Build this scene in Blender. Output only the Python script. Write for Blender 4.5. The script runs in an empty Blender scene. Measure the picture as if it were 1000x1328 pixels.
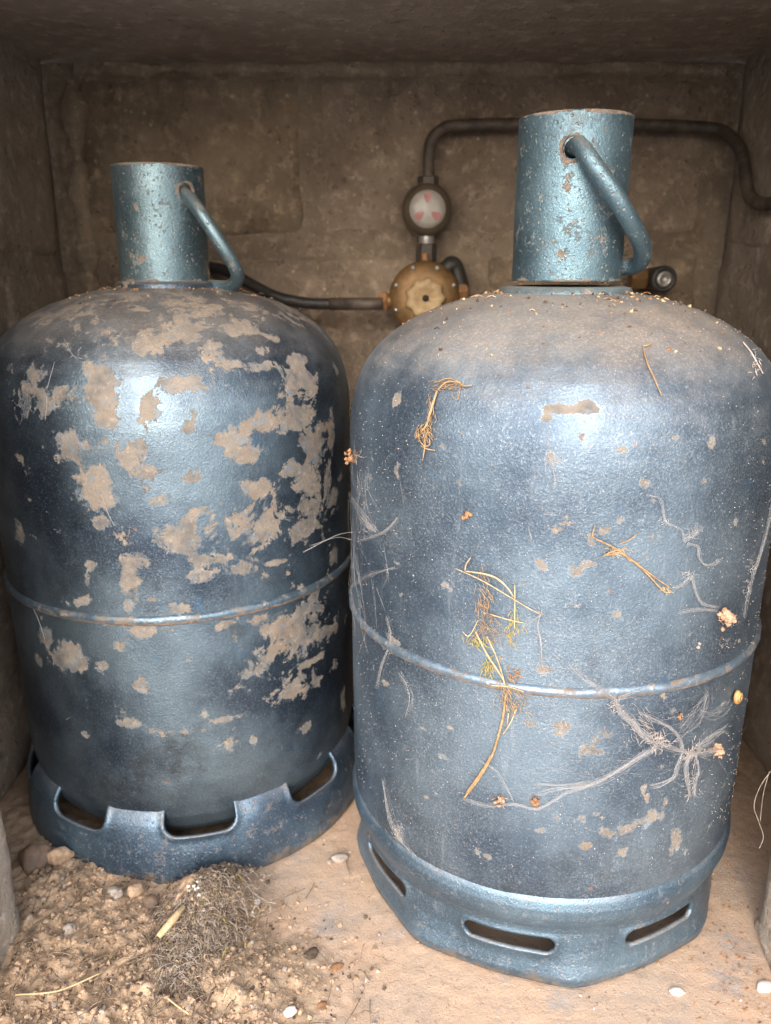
import bpy, math, random
import numpy as np
from mathutils import Vector
R = math.radians
S = bpy.context.scene
C = S.collection
random.seed(7); rng = np.random.default_rng(7)

# ------------------------------------------------------------------ camera, sky, sun, exposure
F, PIT, HC = 1042.7, .2965, .4958          # focal length in photo pixels, pitch down, lens height
cam = bpy.data.objects.new('camera', bpy.data.cameras.new('camera')); C.objects.link(cam)
cam.location = (0, 0, HC); cam.rotation_euler = (math.pi/2-PIT, 0, 0)
cam.data.sensor_fit = 'HORIZONTAL'; cam.data.sensor_width = 36; cam.data.lens = F/1000*36
cam.data.clip_start = .01; cam.data.clip_end = 200
cam.data.dof.use_dof = True; cam.data.dof.focus_distance = .52; cam.data.dof.aperture_fstop = 11
S.camera = cam
SUN_EL, SUN_AZ = 27, 188                     # degrees; azimuth the light comes from (180 = straight from the front)
w = bpy.data.worlds.new('World'); S.world = w; w.use_nodes = True
nt = w.node_tree; bg = nt.nodes['Background']
sky = nt.nodes.new('ShaderNodeTexSky'); sky.sky_type = 'NISHITA'; sky.sun_disc = False
sky.sun_elevation = R(SUN_EL); sky.sun_rotation = R(SUN_AZ); sky.dust_density = 4; sky.air_density = 1.2; sky.ozone_density = .6
hs = nt.nodes.new('ShaderNodeHueSaturation'); hs.inputs['Saturation'].default_value = .52
nt.links.new(sky.outputs[0], hs.inputs['Color']); nt.links.new(hs.outputs[0], bg.inputs[0])
bg.inputs[1].default_value = .15
sl = bpy.data.lights.new('sun', 'SUN'); so = bpy.data.objects.new('sun', sl); C.objects.link(so)
sl.energy = 1.05; sl.angle = R(120); sl.color = (1, .93, .84)
sd = Vector((math.sin(R(SUN_AZ))*math.cos(R(SUN_EL)), math.cos(R(SUN_AZ))*math.cos(R(SUN_EL)), math.sin(R(SUN_EL))))
so.rotation_euler = sd.to_track_quat('Z', 'Y').to_euler(); so.location = sd*5
S.view_settings.view_transform = 'Standard'; S.view_settings.look = 'None'
S.view_settings.exposure = 1.28; S.view_settings.gamma = 1
S.render.engine = 'CYCLES'; S.cycles.max_bounces = 8; S.cycles.diffuse_bounces = 5

# ------------------------------------------------------------------ small tools
def hsh(i, j, k, s):
    n = (i*374761393 + j*668265263 + k*2147483647 + s*1274126177) & 0xffffffff
    n = ((n ^ (n >> 13))*1274126177) & 0xffffffff
    n = (n ^ (n >> 16)) & 0xffffffff
    return n/4294967295.0
def vnoise(P, s=0):
    P = np.asarray(P, float); i = np.floor(P).astype(np.int64); f = P-i; f = f*f*(3-2*f)
    o = 0
    for a in (0, 1):
        for b in (0, 1):
            for c in (0, 1):
                wt = (f[:, 0] if a else 1-f[:, 0])*(f[:, 1] if b else 1-f[:, 1])*(f[:, 2] if c else 1-f[:, 2])
                o = o+wt*hsh(i[:, 0]+a, i[:, 1]+b, i[:, 2]+c, s)
    return o
def fbm(P, sc, oc=4, s=0):
    P = np.asarray(P, float)*sc; o = 0; a = .5
    for k in range(oc):
        o = o+a*(vnoise(P, s+k)-.5)*2; P = P*2.03+3.1; a *= .5
    return o
def link_obj(name, me, mat=None, parent=None, loc=None):
    o = bpy.data.objects.new(name, me); C.objects.link(o)
    if mat: me.materials.append(mat)
    if parent: o.parent = parent
    if loc is not None: o.location = loc
    return o
def mk(name, V, Fc, mat, parent=None, smooth=True, loc=None, attrs=None):
    me = bpy.data.meshes.new(name)
    V = np.asarray(V, float)
    if isinstance(Fc, np.ndarray) and Fc.ndim == 2 and Fc.shape[1] == 4:
        me.vertices.add(len(V)); me.vertices.foreach_set('co', V.ravel())
        n = len(Fc); me.loops.add(n*4); me.polygons.add(n)
        me.loops.foreach_set('vertex_index', Fc.ravel().astype(np.int32))
        me.polygons.foreach_set('loop_start', np.arange(0, n*4, 4, dtype=np.int32))
        me.update(calc_edges=True)
    else:
        me.from_pydata(V.tolist(), [], [list(map(int, f)) for f in Fc])
    if smooth: me.polygons.foreach_set('use_smooth', [True]*len(me.polygons))
    for k, v in (attrs or {}).items():
        at = me.attributes.new(k, 'FLOAT', 'POINT'); at.data.foreach_set('value', np.asarray(v, np.float32))
    me.validate(); me.update()
    return link_obj(name, me, mat, parent, loc)
def thing(name, label, cat, loc=(0, 0, 0), group=None):
    o = bpy.data.objects.new(name, None); C.objects.link(o); o.location = loc; o.empty_display_size = .05
    o['label'] = label; o['category'] = cat
    if group: o['group'] = group
    return o
def tag(o, label, cat, group=None, kind=None):
    o['label'] = label; o['category'] = cat
    if group: o['group'] = group
    if kind: o['kind'] = kind
    return o
def grid_faces(nu, nv, wrap=False):
    # verts indexed [i*nu + j], j along u
    ju = np.arange(nu if wrap else nu-1); iv = np.arange(nv-1)
    J, I = np.meshgrid(ju, iv); J = J.ravel(); I = I.ravel(); J2 = (J+1) % nu
    return np.stack([I*nu+J, I*nu+J2, (I+1)*nu+J2, (I+1)*nu+J], 1)
class MB:
    def __init__(s): s.v = []; s.f = []
    def add(s, V, Fc):
        b = len(s.v); s.v.extend([tuple(map(float, p)) for p in V]); s.f.extend([[b+int(i) for i in f] for f in Fc])
    def tube(s, pts, r, sides=5, caps=True):
        pts = [Vector(p) for p in pts]; n = len(pts)
        rs = r if isinstance(r, (list, tuple)) else [r]*n
        V = []; up = None
        for i, p in enumerate(pts):
            t = (pts[min(i+1, n-1)]-pts[max(i-1, 0)])
            t = t.normalized() if t.length > 1e-9 else Vector((0, 0, 1))
            if up is None: up = t.orthogonal().normalized()
            up = (up-t*up.dot(t)); up = up.normalized() if up.length > 1e-6 else t.orthogonal().normalized()
            sd_ = t.cross(up)
            for k in range(sides):
                a = 2*math.pi*k/sides; V.append(p+(up*math.cos(a)+sd_*math.sin(a))*rs[i])
        Fc = [[i*sides+k, i*sides+(k+1) % sides, (i+1)*sides+(k+1) % sides, (i+1)*sides+k] for i in range(n-1) for k in range(sides)]
        if caps: Fc += [list(range(sides))[::-1], [(n-1)*sides+k for k in range(sides)]]
        s.add(V, Fc)
    def lathe(s, prof, n=32, axis='z', at=(0, 0, 0), close=False, rfun=None):
        V = []
        for r, h in prof:
            for k in range(n):
                a = 2*math.pi*k/n; rr = r*(rfun(a) if rfun else 1)
                x, y = rr*math.cos(a), rr*math.sin(a)
                if axis == 'z': p = (x, y, h)
                elif axis == 'y': p = (x, h, y)
                else: p = (h, x, y)
                V.append((p[0]+at[0], p[1]+at[1], p[2]+at[2]))
        m = len(prof); Fc = [[i*n+k, i*n+(k+1) % n, (i+1)*n+(k+1) % n, (i+1)*n+k] for i in range(m-1) for k in range(n)]
        if close: Fc += [[(m-1)*n+k for k in range(n)] + [k for k in range(n)]][:0] + [[(m-1)*n+k, (m-1)*n+(k+1) % n, (k+1) % n, k] for k in range(n)]
        s.add(V, Fc)
    def rock(s, c, r, sq=(1, 1, 1), seed=0, sub=0):
        q = ICO if sub == 0 else ICO2
        rr = random.Random(seed); rot = Vector((rr.random(), rr.random(), rr.random()))
        V = []
        for p in q[0]:
            k = r*(.55+.8*rr.random()); v = Vector((p[0]*sq[0], p[1]*sq[1], p[2]*sq[2]))*k
            v.rotate(__import__('mathutils').Euler((rot[0]*.8, rot[1]*.8, rot[2]*6))); V.append(Vector(c)+v)
        s.add(V, q[1])
    def build(s, name, mat, parent=None, smooth=True, loc=None):
        return mk(name, s.v, s.f, mat, parent, smooth, loc)
import bmesh
def ico(n):
    b = bmesh.new(); bmesh.ops.create_icosphere(b, subdivisions=n, radius=1); b.verts.index_update()
    r = ([tuple(v.co) for v in b.verts], [[v.index for v in f.verts] for f in b.faces]); b.free(); return r
ICO = ico(1); ICO2 = ico(2); ICO3 = ico(3)
def smooth_path(pts, n=8):
    pts = [Vector(p) for p in pts]; P = [pts[0]]+pts+[pts[-1]]; o = []
    for i in range(1, len(P)-2):
        a, b, c, d = P[i-1], P[i], P[i+1], P[i+2]
        for k in range(n):
            t = k/n; o.append(.5*((2*b)+(c-a)*t+(2*a-5*b+4*c-d)*t*t+(3*b-a-3*c+d)*t**3))
    o.append(pts[-1]); return o
# measured points of the photograph turned into places in the room
def ray(x, y):
    a = (x-500)/F; u = (664-y)/F
    return Vector((a, math.cos(PIT)+u*math.sin(PIT), -math.sin(PIT)+u*math.cos(PIT)))
def at(x, y, Y):
    d = ray(x, y); p = d*(Y/d.y); return Vector((p.x, Y, p.z+HC))
def onfloor(x, y, z=0):
    d = ray(x, y); p = d*((z-HC)/d.z)
    if z < .003 and p.x > 0: z = .007; p = d*((z-HC)/d.z)
    return Vector((p.x, p.y, z))

# ------------------------------------------------------------------ materials
class NT:
    def __init__(s, name):
        s.m = bpy.data.materials.new(name); s.m.use_nodes = True; s.t = s.m.node_tree; s.b = s.t.nodes['Principled BSDF']
        s.co = s.t.nodes.new('ShaderNodeTexCoord').outputs['Object']
    def n(s, t, **k):
        q = s.t.nodes.new('ShaderNode'+t)
        for a, b in k.items(): setattr(q, a, b)
        return q
    def L(s, a, b): s.t.links.new(a, b)
    def set(s, sock, v):
        if hasattr(v, 'is_output') or isinstance(v, bpy.types.NodeSocket): s.L(v, sock)
        elif isinstance(v, (tuple, list)): sock.default_value = tuple(v)+((1,) if len(v) == 3 and sock.type == 'RGBA' else ())
        else: sock.default_value = v
    def noise(s, sc, det=6, rough=.6, vec=None, dist=0):
        q = s.n('TexNoise'); q.inputs['Scale'].default_value = sc; q.inputs['Detail'].default_value = det
        q.inputs['Roughness'].default_value = rough; q.inputs['Distortion'].default_value = dist
        s.L(vec or s.co, q.inputs['Vector']); return q.outputs['Fac']
    def voro(s, sc, vec=None, feat='F1', out='Distance', rnd=1):
        q = s.n('TexVoronoi', feature=feat); q.inputs['Scale'].default_value = sc; q.inputs['Randomness'].default_value = rnd
        s.L(vec or s.co, q.inputs['Vector']); return q.outputs[out]
    def math(s, op, a, b=0, clamp=False):
        q = s.n('Math', operation=op, use_clamp=clamp); s.set(q.inputs[0], a); s.set(q.inputs[1], b); return q.outputs[0]
    def ramp(s, f, a, b, lo=0., hi=1.):
        q = s.n('MapRange', interpolation_type='SMOOTHSTEP'); s.L(f, q.inputs[0])
        for i, v in ((1, a), (2, b), (3, lo), (4, hi)): q.inputs[i].default_value = v
        return q.outputs[0]
    def mix(s, f, a, b, mode='MIX'):
        q = s.n('Mix', data_type='RGBA', blend_type=mode); s.set(q.inputs[0], f); s.set(q.inputs[6], a); s.set(q.inputs[7], b); return q.outputs[2]
    def map(s, sc=(1, 1, 1), loc=(0, 0, 0)):
        q = s.n('Mapping'); q.inputs['Scale'].default_value = sc; q.inputs['Location'].default_value = loc; s.L(s.co, q.inputs[0]); return q.outputs[0]
    def attr(s, nm):
        q = s.n('Attribute'); q.attribute_name = nm; return q.outputs['Fac']
    def up(s):
        g = s.n('NewGeometry'); x = s.n('SeparateXYZ'); s.L(g.outputs['Normal'], x.inputs[0]); return x.outputs[2]
    def bump(s, h, st, dist=.001, prev=None):
        q = s.n('Bump'); q.inputs['Strength'].default_value = st; q.inputs['Distance'].default_value = dist; s.L(h, q.inputs['Height'])
        if prev is not None: s.L(prev, q.inputs['Normal'])
        return q.outputs[0]
    def out(s, col=None, rough=None, metal=None, nrm=None, **k):
        for a, v in (('Base Color', col), ('Roughness', rough), ('Metallic', metal)):
            if v is not None: s.set(s.b.inputs[a], v)
        if nrm is not None: s.L(nrm, s.b.inputs['Normal'])
        for a, v in k.items(): s.set(s.b.inputs[a.replace('_', ' ')], v)
        return s.m

def paint_mat(name, dark, light, dusty, pits=0., off=(0, 0, 0), rough=.36, dirty=.5, metal=.8, grime=0., lump=.6):
    """metallic hammered blue paint, flaked to primer where 'peel' is high, dust where surfaces look up"""
    s = NT(name); mv = s.map(loc=off)
    n1 = s.noise(9, 5, .6, mv); fine = s.noise(620, 3, .7, mv); mid = s.noise(70, 5, .65, mv); sp = s.noise(1100, 2, .8, mv)
    col = s.mix(s.ramp(n1, .35, .68), dark, light)
    col = s.mix(s.ramp(fine, .5, .75, 0, .34), col, tuple(min(1, c*1.9+.03) for c in light))
    blue = s.ramp(s.noise(26, 6, .7, s.map(loc=(4, 2, 1))), .62, .70, 0, .35)
    col = s.mix(blue, col, (.08, .20, .36))
    dsk = s.ramp(s.noise(760, 4, .8, s.map(loc=(off[0]+3, 2, 2))), .57, .68, 0, .6)
    col = s.mix(dsk, col, tuple(c*.35 for c in dark))
    chip = s.ramp(s.noise(38, 8, .72, s.map(loc=(1.7+off[0], 5.2, .3))), .675-.03*dirty, .69-.03*dirty)
    pk = s.attr('peel')
    edge = s.math('ADD', s.math('MULTIPLY', s.math('SUBTRACT', s.noise(42, 9, .68, mv, .6), .5), 2.2), s.math('MULTIPLY', s.math('SUBTRACT', s.noise(150, 4, .7, mv), .5), .9))
    mk_ = s.math('ADD', pk, edge)
    mask = s.ramp(mk_, .50, .525); rim = s.ramp(mk_, .44, .50)
    mask = s.math('MAXIMUM', mask, chip)
    fill = s.mix(s.ramp(s.noise(55, 7, .7), .36, .66), (.22, .185, .155), (.105, .10, .097))
    fill = s.mix(s.ramp(s.noise(21, 6, .7), .52, .7, 0, .8), fill, (.20, .145, .11))
    if pits: fill = s.mix(.8, fill, s.mix(s.ramp(mid, .4, .6), (.12, .075, .05), (.22, .16, .12)))
    fill = s.mix(s.ramp(s.noise(190, 4, .7), .55, .7, 0, .5), fill, (.36, .31, .27))
    inn = s.math('SUBTRACT', rim, mask, True)
    col = s.mix(s.math('MULTIPLY', inn, .28), col, tuple(c*2.2+.03 for c in light))
    rem = s.ramp(s.noise(85, 8, .78, s.map(loc=(6, 6, off[0]))), .52, .60, 1, .28)
    col = s.mix(s.math('MULTIPLY', mask, rem), col, fill)
    up = s.up()
    dn = s.noise(16, 8, .75); dsp = s.ramp(s.noise(650, 3, .8), .50, .74)
    # settled dust: more where the metal faces up
    du = s.math('MULTIPLY', s.ramp(s.math('ADD', up, s.math('MULTIPLY', s.math('SUBTRACT', dn, .5), 1.5)), .15, 1.35), min(.9, .45+dusty))
    dall = s.math('MULTIPLY', s.math('MULTIPLY', dsp, s.ramp(dn, .3, .65)), dusty)
    streak = s.ramp(s.noise(14, 6, .72, s.map(scale_st(8), off)), .58, .74, 0, dusty*.5)
    D = s.math('MAXIMUM', s.math('MAXIMUM', du, dall), streak, True)
    dust = s.mix(s.ramp(up, .2, .85), (.40, .40, .41), (.27, .215, .17))
    dust = s.mix(s.ramp(s.noise(500, 3, .8), .45, .75, 0, .6), dust, (.56, .51, .47))
    col = s.mix(D, col, dust)
    wsp = s.ramp(s.noise(880, 2, .8, s.map(loc=(off[0], 6, 3))), .60, .68, 0, min(.45, dusty*.8))
    wsp = s.math('MULTIPLY', wsp, s.ramp(dn, .36, .6)); col = s.mix(wsp, col, (.62, .60, .58))
    dk = s.ramp(s.noise(15, 8, .78, s.map(loc=(9, 9, 1))), .54, .72, 0, .55*dirty)
    col = s.mix(dk, col, (.05, .045, .04))
    spot = s.ramp(s.voro(48, s.map(loc=(3, 1, 7))), .055, .10, 1, 0)
    spot = s.math('MULTIPLY', spot, s.ramp(s.noise(7, 2, .5, s.map(loc=(8, 1, 7))), .50, .56))
    col = s.mix(s.math('MULTIPLY', spot, .7), col, (.36, .19, .11))
    if pits:
        pt = s.ramp(s.voro(230, s.map(loc=(off[0], 1, 7)), rnd=1), .10, .26, 1, 0)
        pt = s.math('MULTIPLY', pt, s.ramp(s.noise(45, 5, .7, s.map(loc=(off[0], 4, 7))), .38, .52, 0, pits)); pt = s.math('MAXIMUM', pt, s.ramp(s.noise(95, 6, .75, s.map(loc=(off[0], 9, 7))), .575, .63, 0, pits))
        col = s.mix(pt, col, s.mix(s.ramp(fine, .4, .6), (.20, .12, .075), (.33, .27, .21))); mask = s.math('MAXIMUM', mask, pt)
    if grime:
        x = s.n('SeparateXYZ'); s.L(s.co, x.inputs[0])
        gm = s.ramp(s.math('ADD', x.outputs[2], s.math('MULTIPLY', s.math('SUBTRACT', s.noise(70, 7, .75), .5), .05)), grime*.5, grime*1.5, .85, 0)
        col = s.mix(gm, col, s.mix(s.ramp(mid, .4, .6), (.05, .042, .036), (.13, .10, .075))); mask = s.math('MAXIMUM', mask, gm)
    cover = s.math('MAXIMUM', mask, D, True)
    rr = s.math('ADD', s.math('MULTIPLY', cover, .35), s.math('ADD', rough-.08, s.math('MULTIPLY', mid, .16)), True)
    met = s.math('MULTIPLY', s.math('SUBTRACT', 1, cover, True), metal)
    h = s.math('SUBTRACT', s.math('MULTIPLY', mid, .35), s.math('MULTIPLY', mask, 1.2))
    b = s.bump(h, lump, .0008); b = s.bump(fine, .6, .0006, b); b = s.bump(s.noise(28, 3, .5), .25, .002, b); b = s.bump(sp, .5, .0003, b)
    return s.out(col, rr, met, b)
def scale_st(k): return (k, k, 1)

PAINT_L = paint_mat('peeling_paint', (.036, .052, .082), (.165, .225, .28), .18, off=(0, 0, 0), rough=.42, dirty=1.2, metal=.85)
PAINT_R = paint_mat('dusty_paint', (.070, .100, .145), (.20, .265, .335), .46, off=(5, 3, 2), rough=.45, dirty=.8, lump=.25)
CAP_L = paint_mat('cap_paint', (.085, .135, .165), (.19, .27, .305), .2, pits=.6, off=(2, 8, 2), rough=.44, dirty=1.2)
CAP_R = paint_mat('cap_paint_teal', (.085, .145, .185), (.18, .275, .33), .16, pits=.55, off=(8, 3, 4), rough=.44, dirty=1.2)
RING_L = paint_mat('ring_paint', (.06, .095, .15), (.16, .26, .37), .14, pits=.4, off=(1, 1, 4), rough=.40, dirty=1., grime=.008)
RING_R = paint_mat('ring_paint_blue', (.09, .15, .22), (.17, .27, .37), .40, pits=.3, off=(7, 1, 4), rough=.40, dirty=.6, grime=.012)

def seam_mat(name, base, k, zz):
    s = NT(name); m = s.ramp(s.noise(120, 7, .75, s.map(loc=(k, 0, 0))), .46, .64)
    c = s.mix(m, base, (.17, .13, .10)); c = s.mix(s.ramp(s.noise(240, 4, .7), .55, .7, 0, .6), c, (.5, .46, .42))
    x = s.n('SeparateXYZ'); s.L(s.co, x.inputs[0])
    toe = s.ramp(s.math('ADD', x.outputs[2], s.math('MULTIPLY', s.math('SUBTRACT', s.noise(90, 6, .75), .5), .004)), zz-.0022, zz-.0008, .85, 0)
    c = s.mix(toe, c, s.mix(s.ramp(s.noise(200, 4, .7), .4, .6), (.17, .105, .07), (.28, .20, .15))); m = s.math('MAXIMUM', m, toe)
    return s.out(c, s.math('ADD', s.math('MULTIPLY', m, .3), .35), s.math('SUBTRACT', .7, s.math('MULTIPLY', m, .6)), s.bump(s.noise(180, 5, .7), .6, .001))
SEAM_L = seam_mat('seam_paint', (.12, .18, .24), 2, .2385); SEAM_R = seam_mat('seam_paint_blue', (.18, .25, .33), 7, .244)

def concrete(name, a, b, stain, scale=1, rough=.92):
    s = NT(name)
    n1 = s.noise(7*scale, 8, .7); n2 = s.noise(60*scale, 6, .7); n3 = s.noise(340*scale, 4, .75)
    c = s.mix(s.ramp(n1, .35, .68), a, b); c = s.mix(s.ramp(n2, .48, .72, 0, .6), c, tuple(min(1, x*1.7) for x in b))
    c = s.mix(s.ramp(s.noise(13*scale, 7, .75, s.map(loc=(4, 4, 4))), .56, .68, 0, .75), c, stain)
    c = s.mix(s.ramp(s.noise(26*scale, 6, .75, s.map(loc=(1, 4, 4))), .62, .70, 0, .6), c, tuple(x*.4 for x in a))
    c = s.mix(s.math('MULTIPLY', s.ramp(s.voro(95*scale), .10, .24, .6, 0), s.ramp(s.noise(22, 4, .7, s.map(loc=(6, 4, 2))), .5, .62)), c, tuple(min(1, x*2.0+.02) for x in b))
    pit = s.ramp(s.voro(70*scale, s.map(loc=(.3, .2, .1))), .08, .22, 0, 1)
    bp = s.bump(n2, 1, .006); bp = s.bump(n3, .9, .0016, bp); bp = s.bump(pit, .8, .0025, bp)
    return s.out(c, rough, 0, bp)
BLOCK = concrete('block_concrete', (.14, .102, .070), (.33, .25, .175), (.32, .19, .10))
BLOCK2 = concrete('block_concrete_grey', (.18, .135, .10), (.34, .26, .195), (.28, .18, .11))
MORTAR_D = concrete('joint_mortar', (.20, .15, .11), (.33, .255, .185), (.2, .14, .09), 1.6)
MORTAR = concrete('mortar', (.28, .215, .155), (.42, .33, .24), (.20, .135, .09), 1.6)
SLAB = concrete('slab_concrete', (.34, .27, .22), (.44, .36, .30), (.26, .20, .16), .8)
SIDE = concrete('side_wall_concrete', (.22, .175, .14), (.36, .29, .235), (.20, .145, .10))
JAMB = concrete('jamb_concrete', (.36, .30, .25), (.48, .41, .35), (.38, .29, .21), 1.4)
def floor_mat():
    s = NT('sandy_floor'); so_ = s.attr('soil')
    n1 = s.noise(9, 7, .7); n2 = s.noise(70, 6, .7); n3 = s.noise(520, 4, .8)
    slab = s.mix(s.ramp(n1, .38, .62), (.57, .395, .285), (.49, .37, .29))
    slab = s.mix(s.ramp(s.noise(17, 6, .7, s.map(loc=(2, 7, 1))), .54, .66, 0, .65), slab, (.36, .33, .33))
    slab = s.mix(s.ramp(n2, .52, .72, 0, .5), slab, (.58, .43, .31))
    slab = s.mix(s.ramp(s.noise(230, 4, .8, s.map(loc=(2, 1, 1))), .60, .68, 0, .75), slab, (.16, .11, .08))
    slab = s.mix(s.ramp(s.noise(410, 3, .8, s.map(loc=(5, 1, 1))), .60, .7, 0, .7), slab, (.68, .60, .54))
    soil = s.mix(s.ramp(s.noise(45, 7, .75), .35, .65), (.33, .225, .15), (.56, .41, .29))
    soil = s.mix(s.ramp(s.noise(280, 5, .8), .52, .68, 0, .8), soil, (.56, .44, .33))
    soil = s.mix(s.ramp(s.noise(200, 5, .8, s.map(loc=(5, 1, 9))), .60, .70, 0, .6), soil, (.10, .07, .05))
    m = s.ramp(s.math('ADD', so_, s.math('MULTIPLY', s.math('SUBTRACT', s.noise(60, 7, .75), .5), .9)), .38, .6)
    c = s.mix(m, slab, soil)
    b = s.bump(n2, .7, .002); b = s.bump(n3, .8, .0012, b)
    return s.out(c, .95, 0, b)
FLOOR = floor_mat()
def simple(name, a, b=None, rough=.6, metal=0, sc=120, bs=.4, **k):
    s = NT(name); b = b or tuple(x*.6 for x in a)
    c = s.mix(s.ramp(s.noise(sc, 6, .7), .38, .62), a, b)
    return s.out(c, rough, metal, s.bump(s.noise(sc*2, 4, .7), bs, .0008), **k)
STRAW = simple('straw', (.42, .28, .15), (.27, .165, .085), .7, 0, 200)
STRAW_PALE = simple('pale_straw', (.56, .43, .26), (.40, .28, .16), .7, 0, 200)
GREENISH = simple('dry_moss', (.33, .28, .08), (.40, .29, .11), .8, 0, 200)
ROOT = simple('dry_root', (.30, .22, .155), (.13, .095, .07), .85, 0, 200)
ROOT_GREY = simple('grey_root', (.42, .36, .31), (.27, .22, .19), .85, 0, 200)
WEB = simple('cobweb_silk', (.56, .54, .55), (.45, .43, .43), .8, 0, 80, 0, Alpha=.42)
WEBCLOT = simple('dusty_web', (.55, .48, .45), (.40, .34, .31), .9, 0, 300, .6)
RUSTB = simple('brown_litter', (.40, .21, .10), (.22, .11, .06), .85, 0, 250, .8)
PINKB = simple('pale_brown_litter', (.55, .36, .26), (.38, .22, .14), .85, 0, 250, .8)
SOILC = simple('soil_crumb', (.50, .355, .25), (.29, .20, .135), .95, 0, 160, .8)
SOILD = simple('dark_crumb', (.12, .085, .06), (.06, .045, .035), .95, 0, 160, .8)
SOILG = simple('grey_grit', (.42, .36, .32), (.26, .22, .20), .9, 0, 160, .8)
WHITE = simple('white_chip', (.78, .74, .70), (.6, .55, .5), .7, 0, 160, .5)
STONE = simple('stone_brown', (.26, .17, .115), (.15, .11, .09), .85, 0, 60, .7)
SHELL = simple('snail_shell', (.56, .36, .14), (.36, .20, .08), .4, 0, 160, .3)
BLACKP = simple('black_pipe', (.045, .036, .032), (.10, .075, .058), .6, .1, 60, .5)
RUBBER = simple('black_rubber', (.018, .017, .017), (.035, .03, .028), .5, 0, 90, .3)
BRASS = simple('dull_brass', (.22, .125, .05), (.15, .085, .035), .55, .45, 90, .4)
BRASSB = simple('bright_brass', (.36, .18, .08), (.25, .13, .06), .55, .4, 90, .3)
KNOB = simple('cream_knob', (.42, .30, .16), (.33, .22, .115), .6, 0, 90, .3)
STEEL = simple('zinc_steel', (.42, .40, .38), (.28, .26, .25), .4, .6, 90, .3)
DIAL = simple('white_dial', (.38, .35, .32), (.32, .29, .26), .4, 0, 90, .1)
DIALRED = simple('red_print', (.30, .09, .09), (.38, .17, .16), .5, 0, 90, .1)
GAUGEB = simple('smoked_housing', (.09, .068, .045), (.065, .05, .035), .35, 0, 60, .2)
DARKIN = simple('dark_inside', (.05, .035, .03), (.03, .02, .02), .9, .2, 60, .3)
GROUND = simple('bounce_ground', (.54, .55, .56), (.46, .46, .47), .95, 0, 30, .6)  # unseen ground outside, kept pale and cool to bounce light into the niche

# ------------------------------------------------------------------ the setting: floor, ground, slab, walls
XL, XR, YB, ZC, YF = -.368, .384, .98, .708, .50
CL = (-.1873, .7142); CR = (.1285, .597)
def heap(x, y):
    """soil heap in the front left corner and a low drift around the left cylinder"""
    h = np.zeros_like(x)
    def g(cx, cy, sx, sy, a, rot=0):
        c, s_ = math.cos(rot), math.sin(rot); u = (x-cx)*c+(y-cy)*s_; v = -(x-cx)*s_+(y-cy)*c
        return a*np.exp(-(u/sx)**2-(v/sy)**2)
    h += g(-.245, .50, .075, .075, 1.0); h += g(-.16, .46, .09, .06, .85); h += g(-.27, .57, .05, .06, .9)
    h += g(-.10, .435, .06, .05, .6); h += g(-.33, .62, .04, .10, .6); h += g(-.20, .405, .12, .04, .6)
    return h
nx, ny = 420, 400
gx, gy = np.meshgrid(np.linspace(-.44, .46, nx), np.linspace(.34, 1.04, ny)); gx = gx.ravel(); gy = gy.ravel()
P2 = np.stack([gx, gy, 0*gx], 1)
hp = heap(gx, gy)
soilv = np.maximum(np.clip(hp*1.15, 0, 1), .75*np.clip((gy-.60)/.10, 0, 1)); soilv = np.maximum(soilv, 1.*(np.hypot(gx-CL[0], gy-CL[1]) < .158))  # heap colour, also spread towards the back and across the left cylinder's footprint
z = .0012*fbm(P2, 14, 4, 3)+.0007*fbm(P2, 120, 3, 9)
z += .007*np.clip((gx+.035)/.06, 0, 1)**2*(3-2*np.clip((gx+.035)/.06, 0, 1))
z += np.clip(hp, 0, 1.3)*(.010+.0065*fbm(P2, 30, 4, 5)+.0055*fbm(P2, 110, 4, 6)) + np.clip(hp, 0, 1)*.0015*fbm(P2, 300, 2, 8)
def floor_z(x, y):
    p = np.array([[x, y, 0.]]); hh = heap(np.array([x]), np.array([y]))
    e = min(1, max(0, (x+.035)/.06)); e = .007*e*e*(3-2*e)
    return e+float((.0012*fbm(p, 14, 4, 3) + np.clip(hh, 0, 1.3)*(.010+.0065*fbm(p, 30, 4, 5)+.0055*fbm(p, 110, 4, 6)))[0])
fl = mk('floor', np.stack([gx, gy, z], 1), grid_faces(nx, ny), FLOOR, attrs={'soil': soilv}); fl['kind'] = 'structure'
def box(mb, x0, x1, y0, y1, z0, z1):
    V = [(x, y, z_) for z_ in (z0, z1) for y in (y0, y1) for x in (x0, x1)]
    mb.add(V, [(0, 2, 3, 1), (4, 5, 7, 6), (0, 1, 5, 4), (2, 6, 7, 3), (0, 4, 6, 2), (1, 3, 7, 5)])
m = MB(); m.add([(-60, -120, -.03), (60, -120, -.03), (60, 6, -.03), (-60, 6, -.03)], [(0, 1, 2, 3)])
g = m.build('ground', GROUND, smooth=False); g['kind'] = 'structure'
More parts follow.
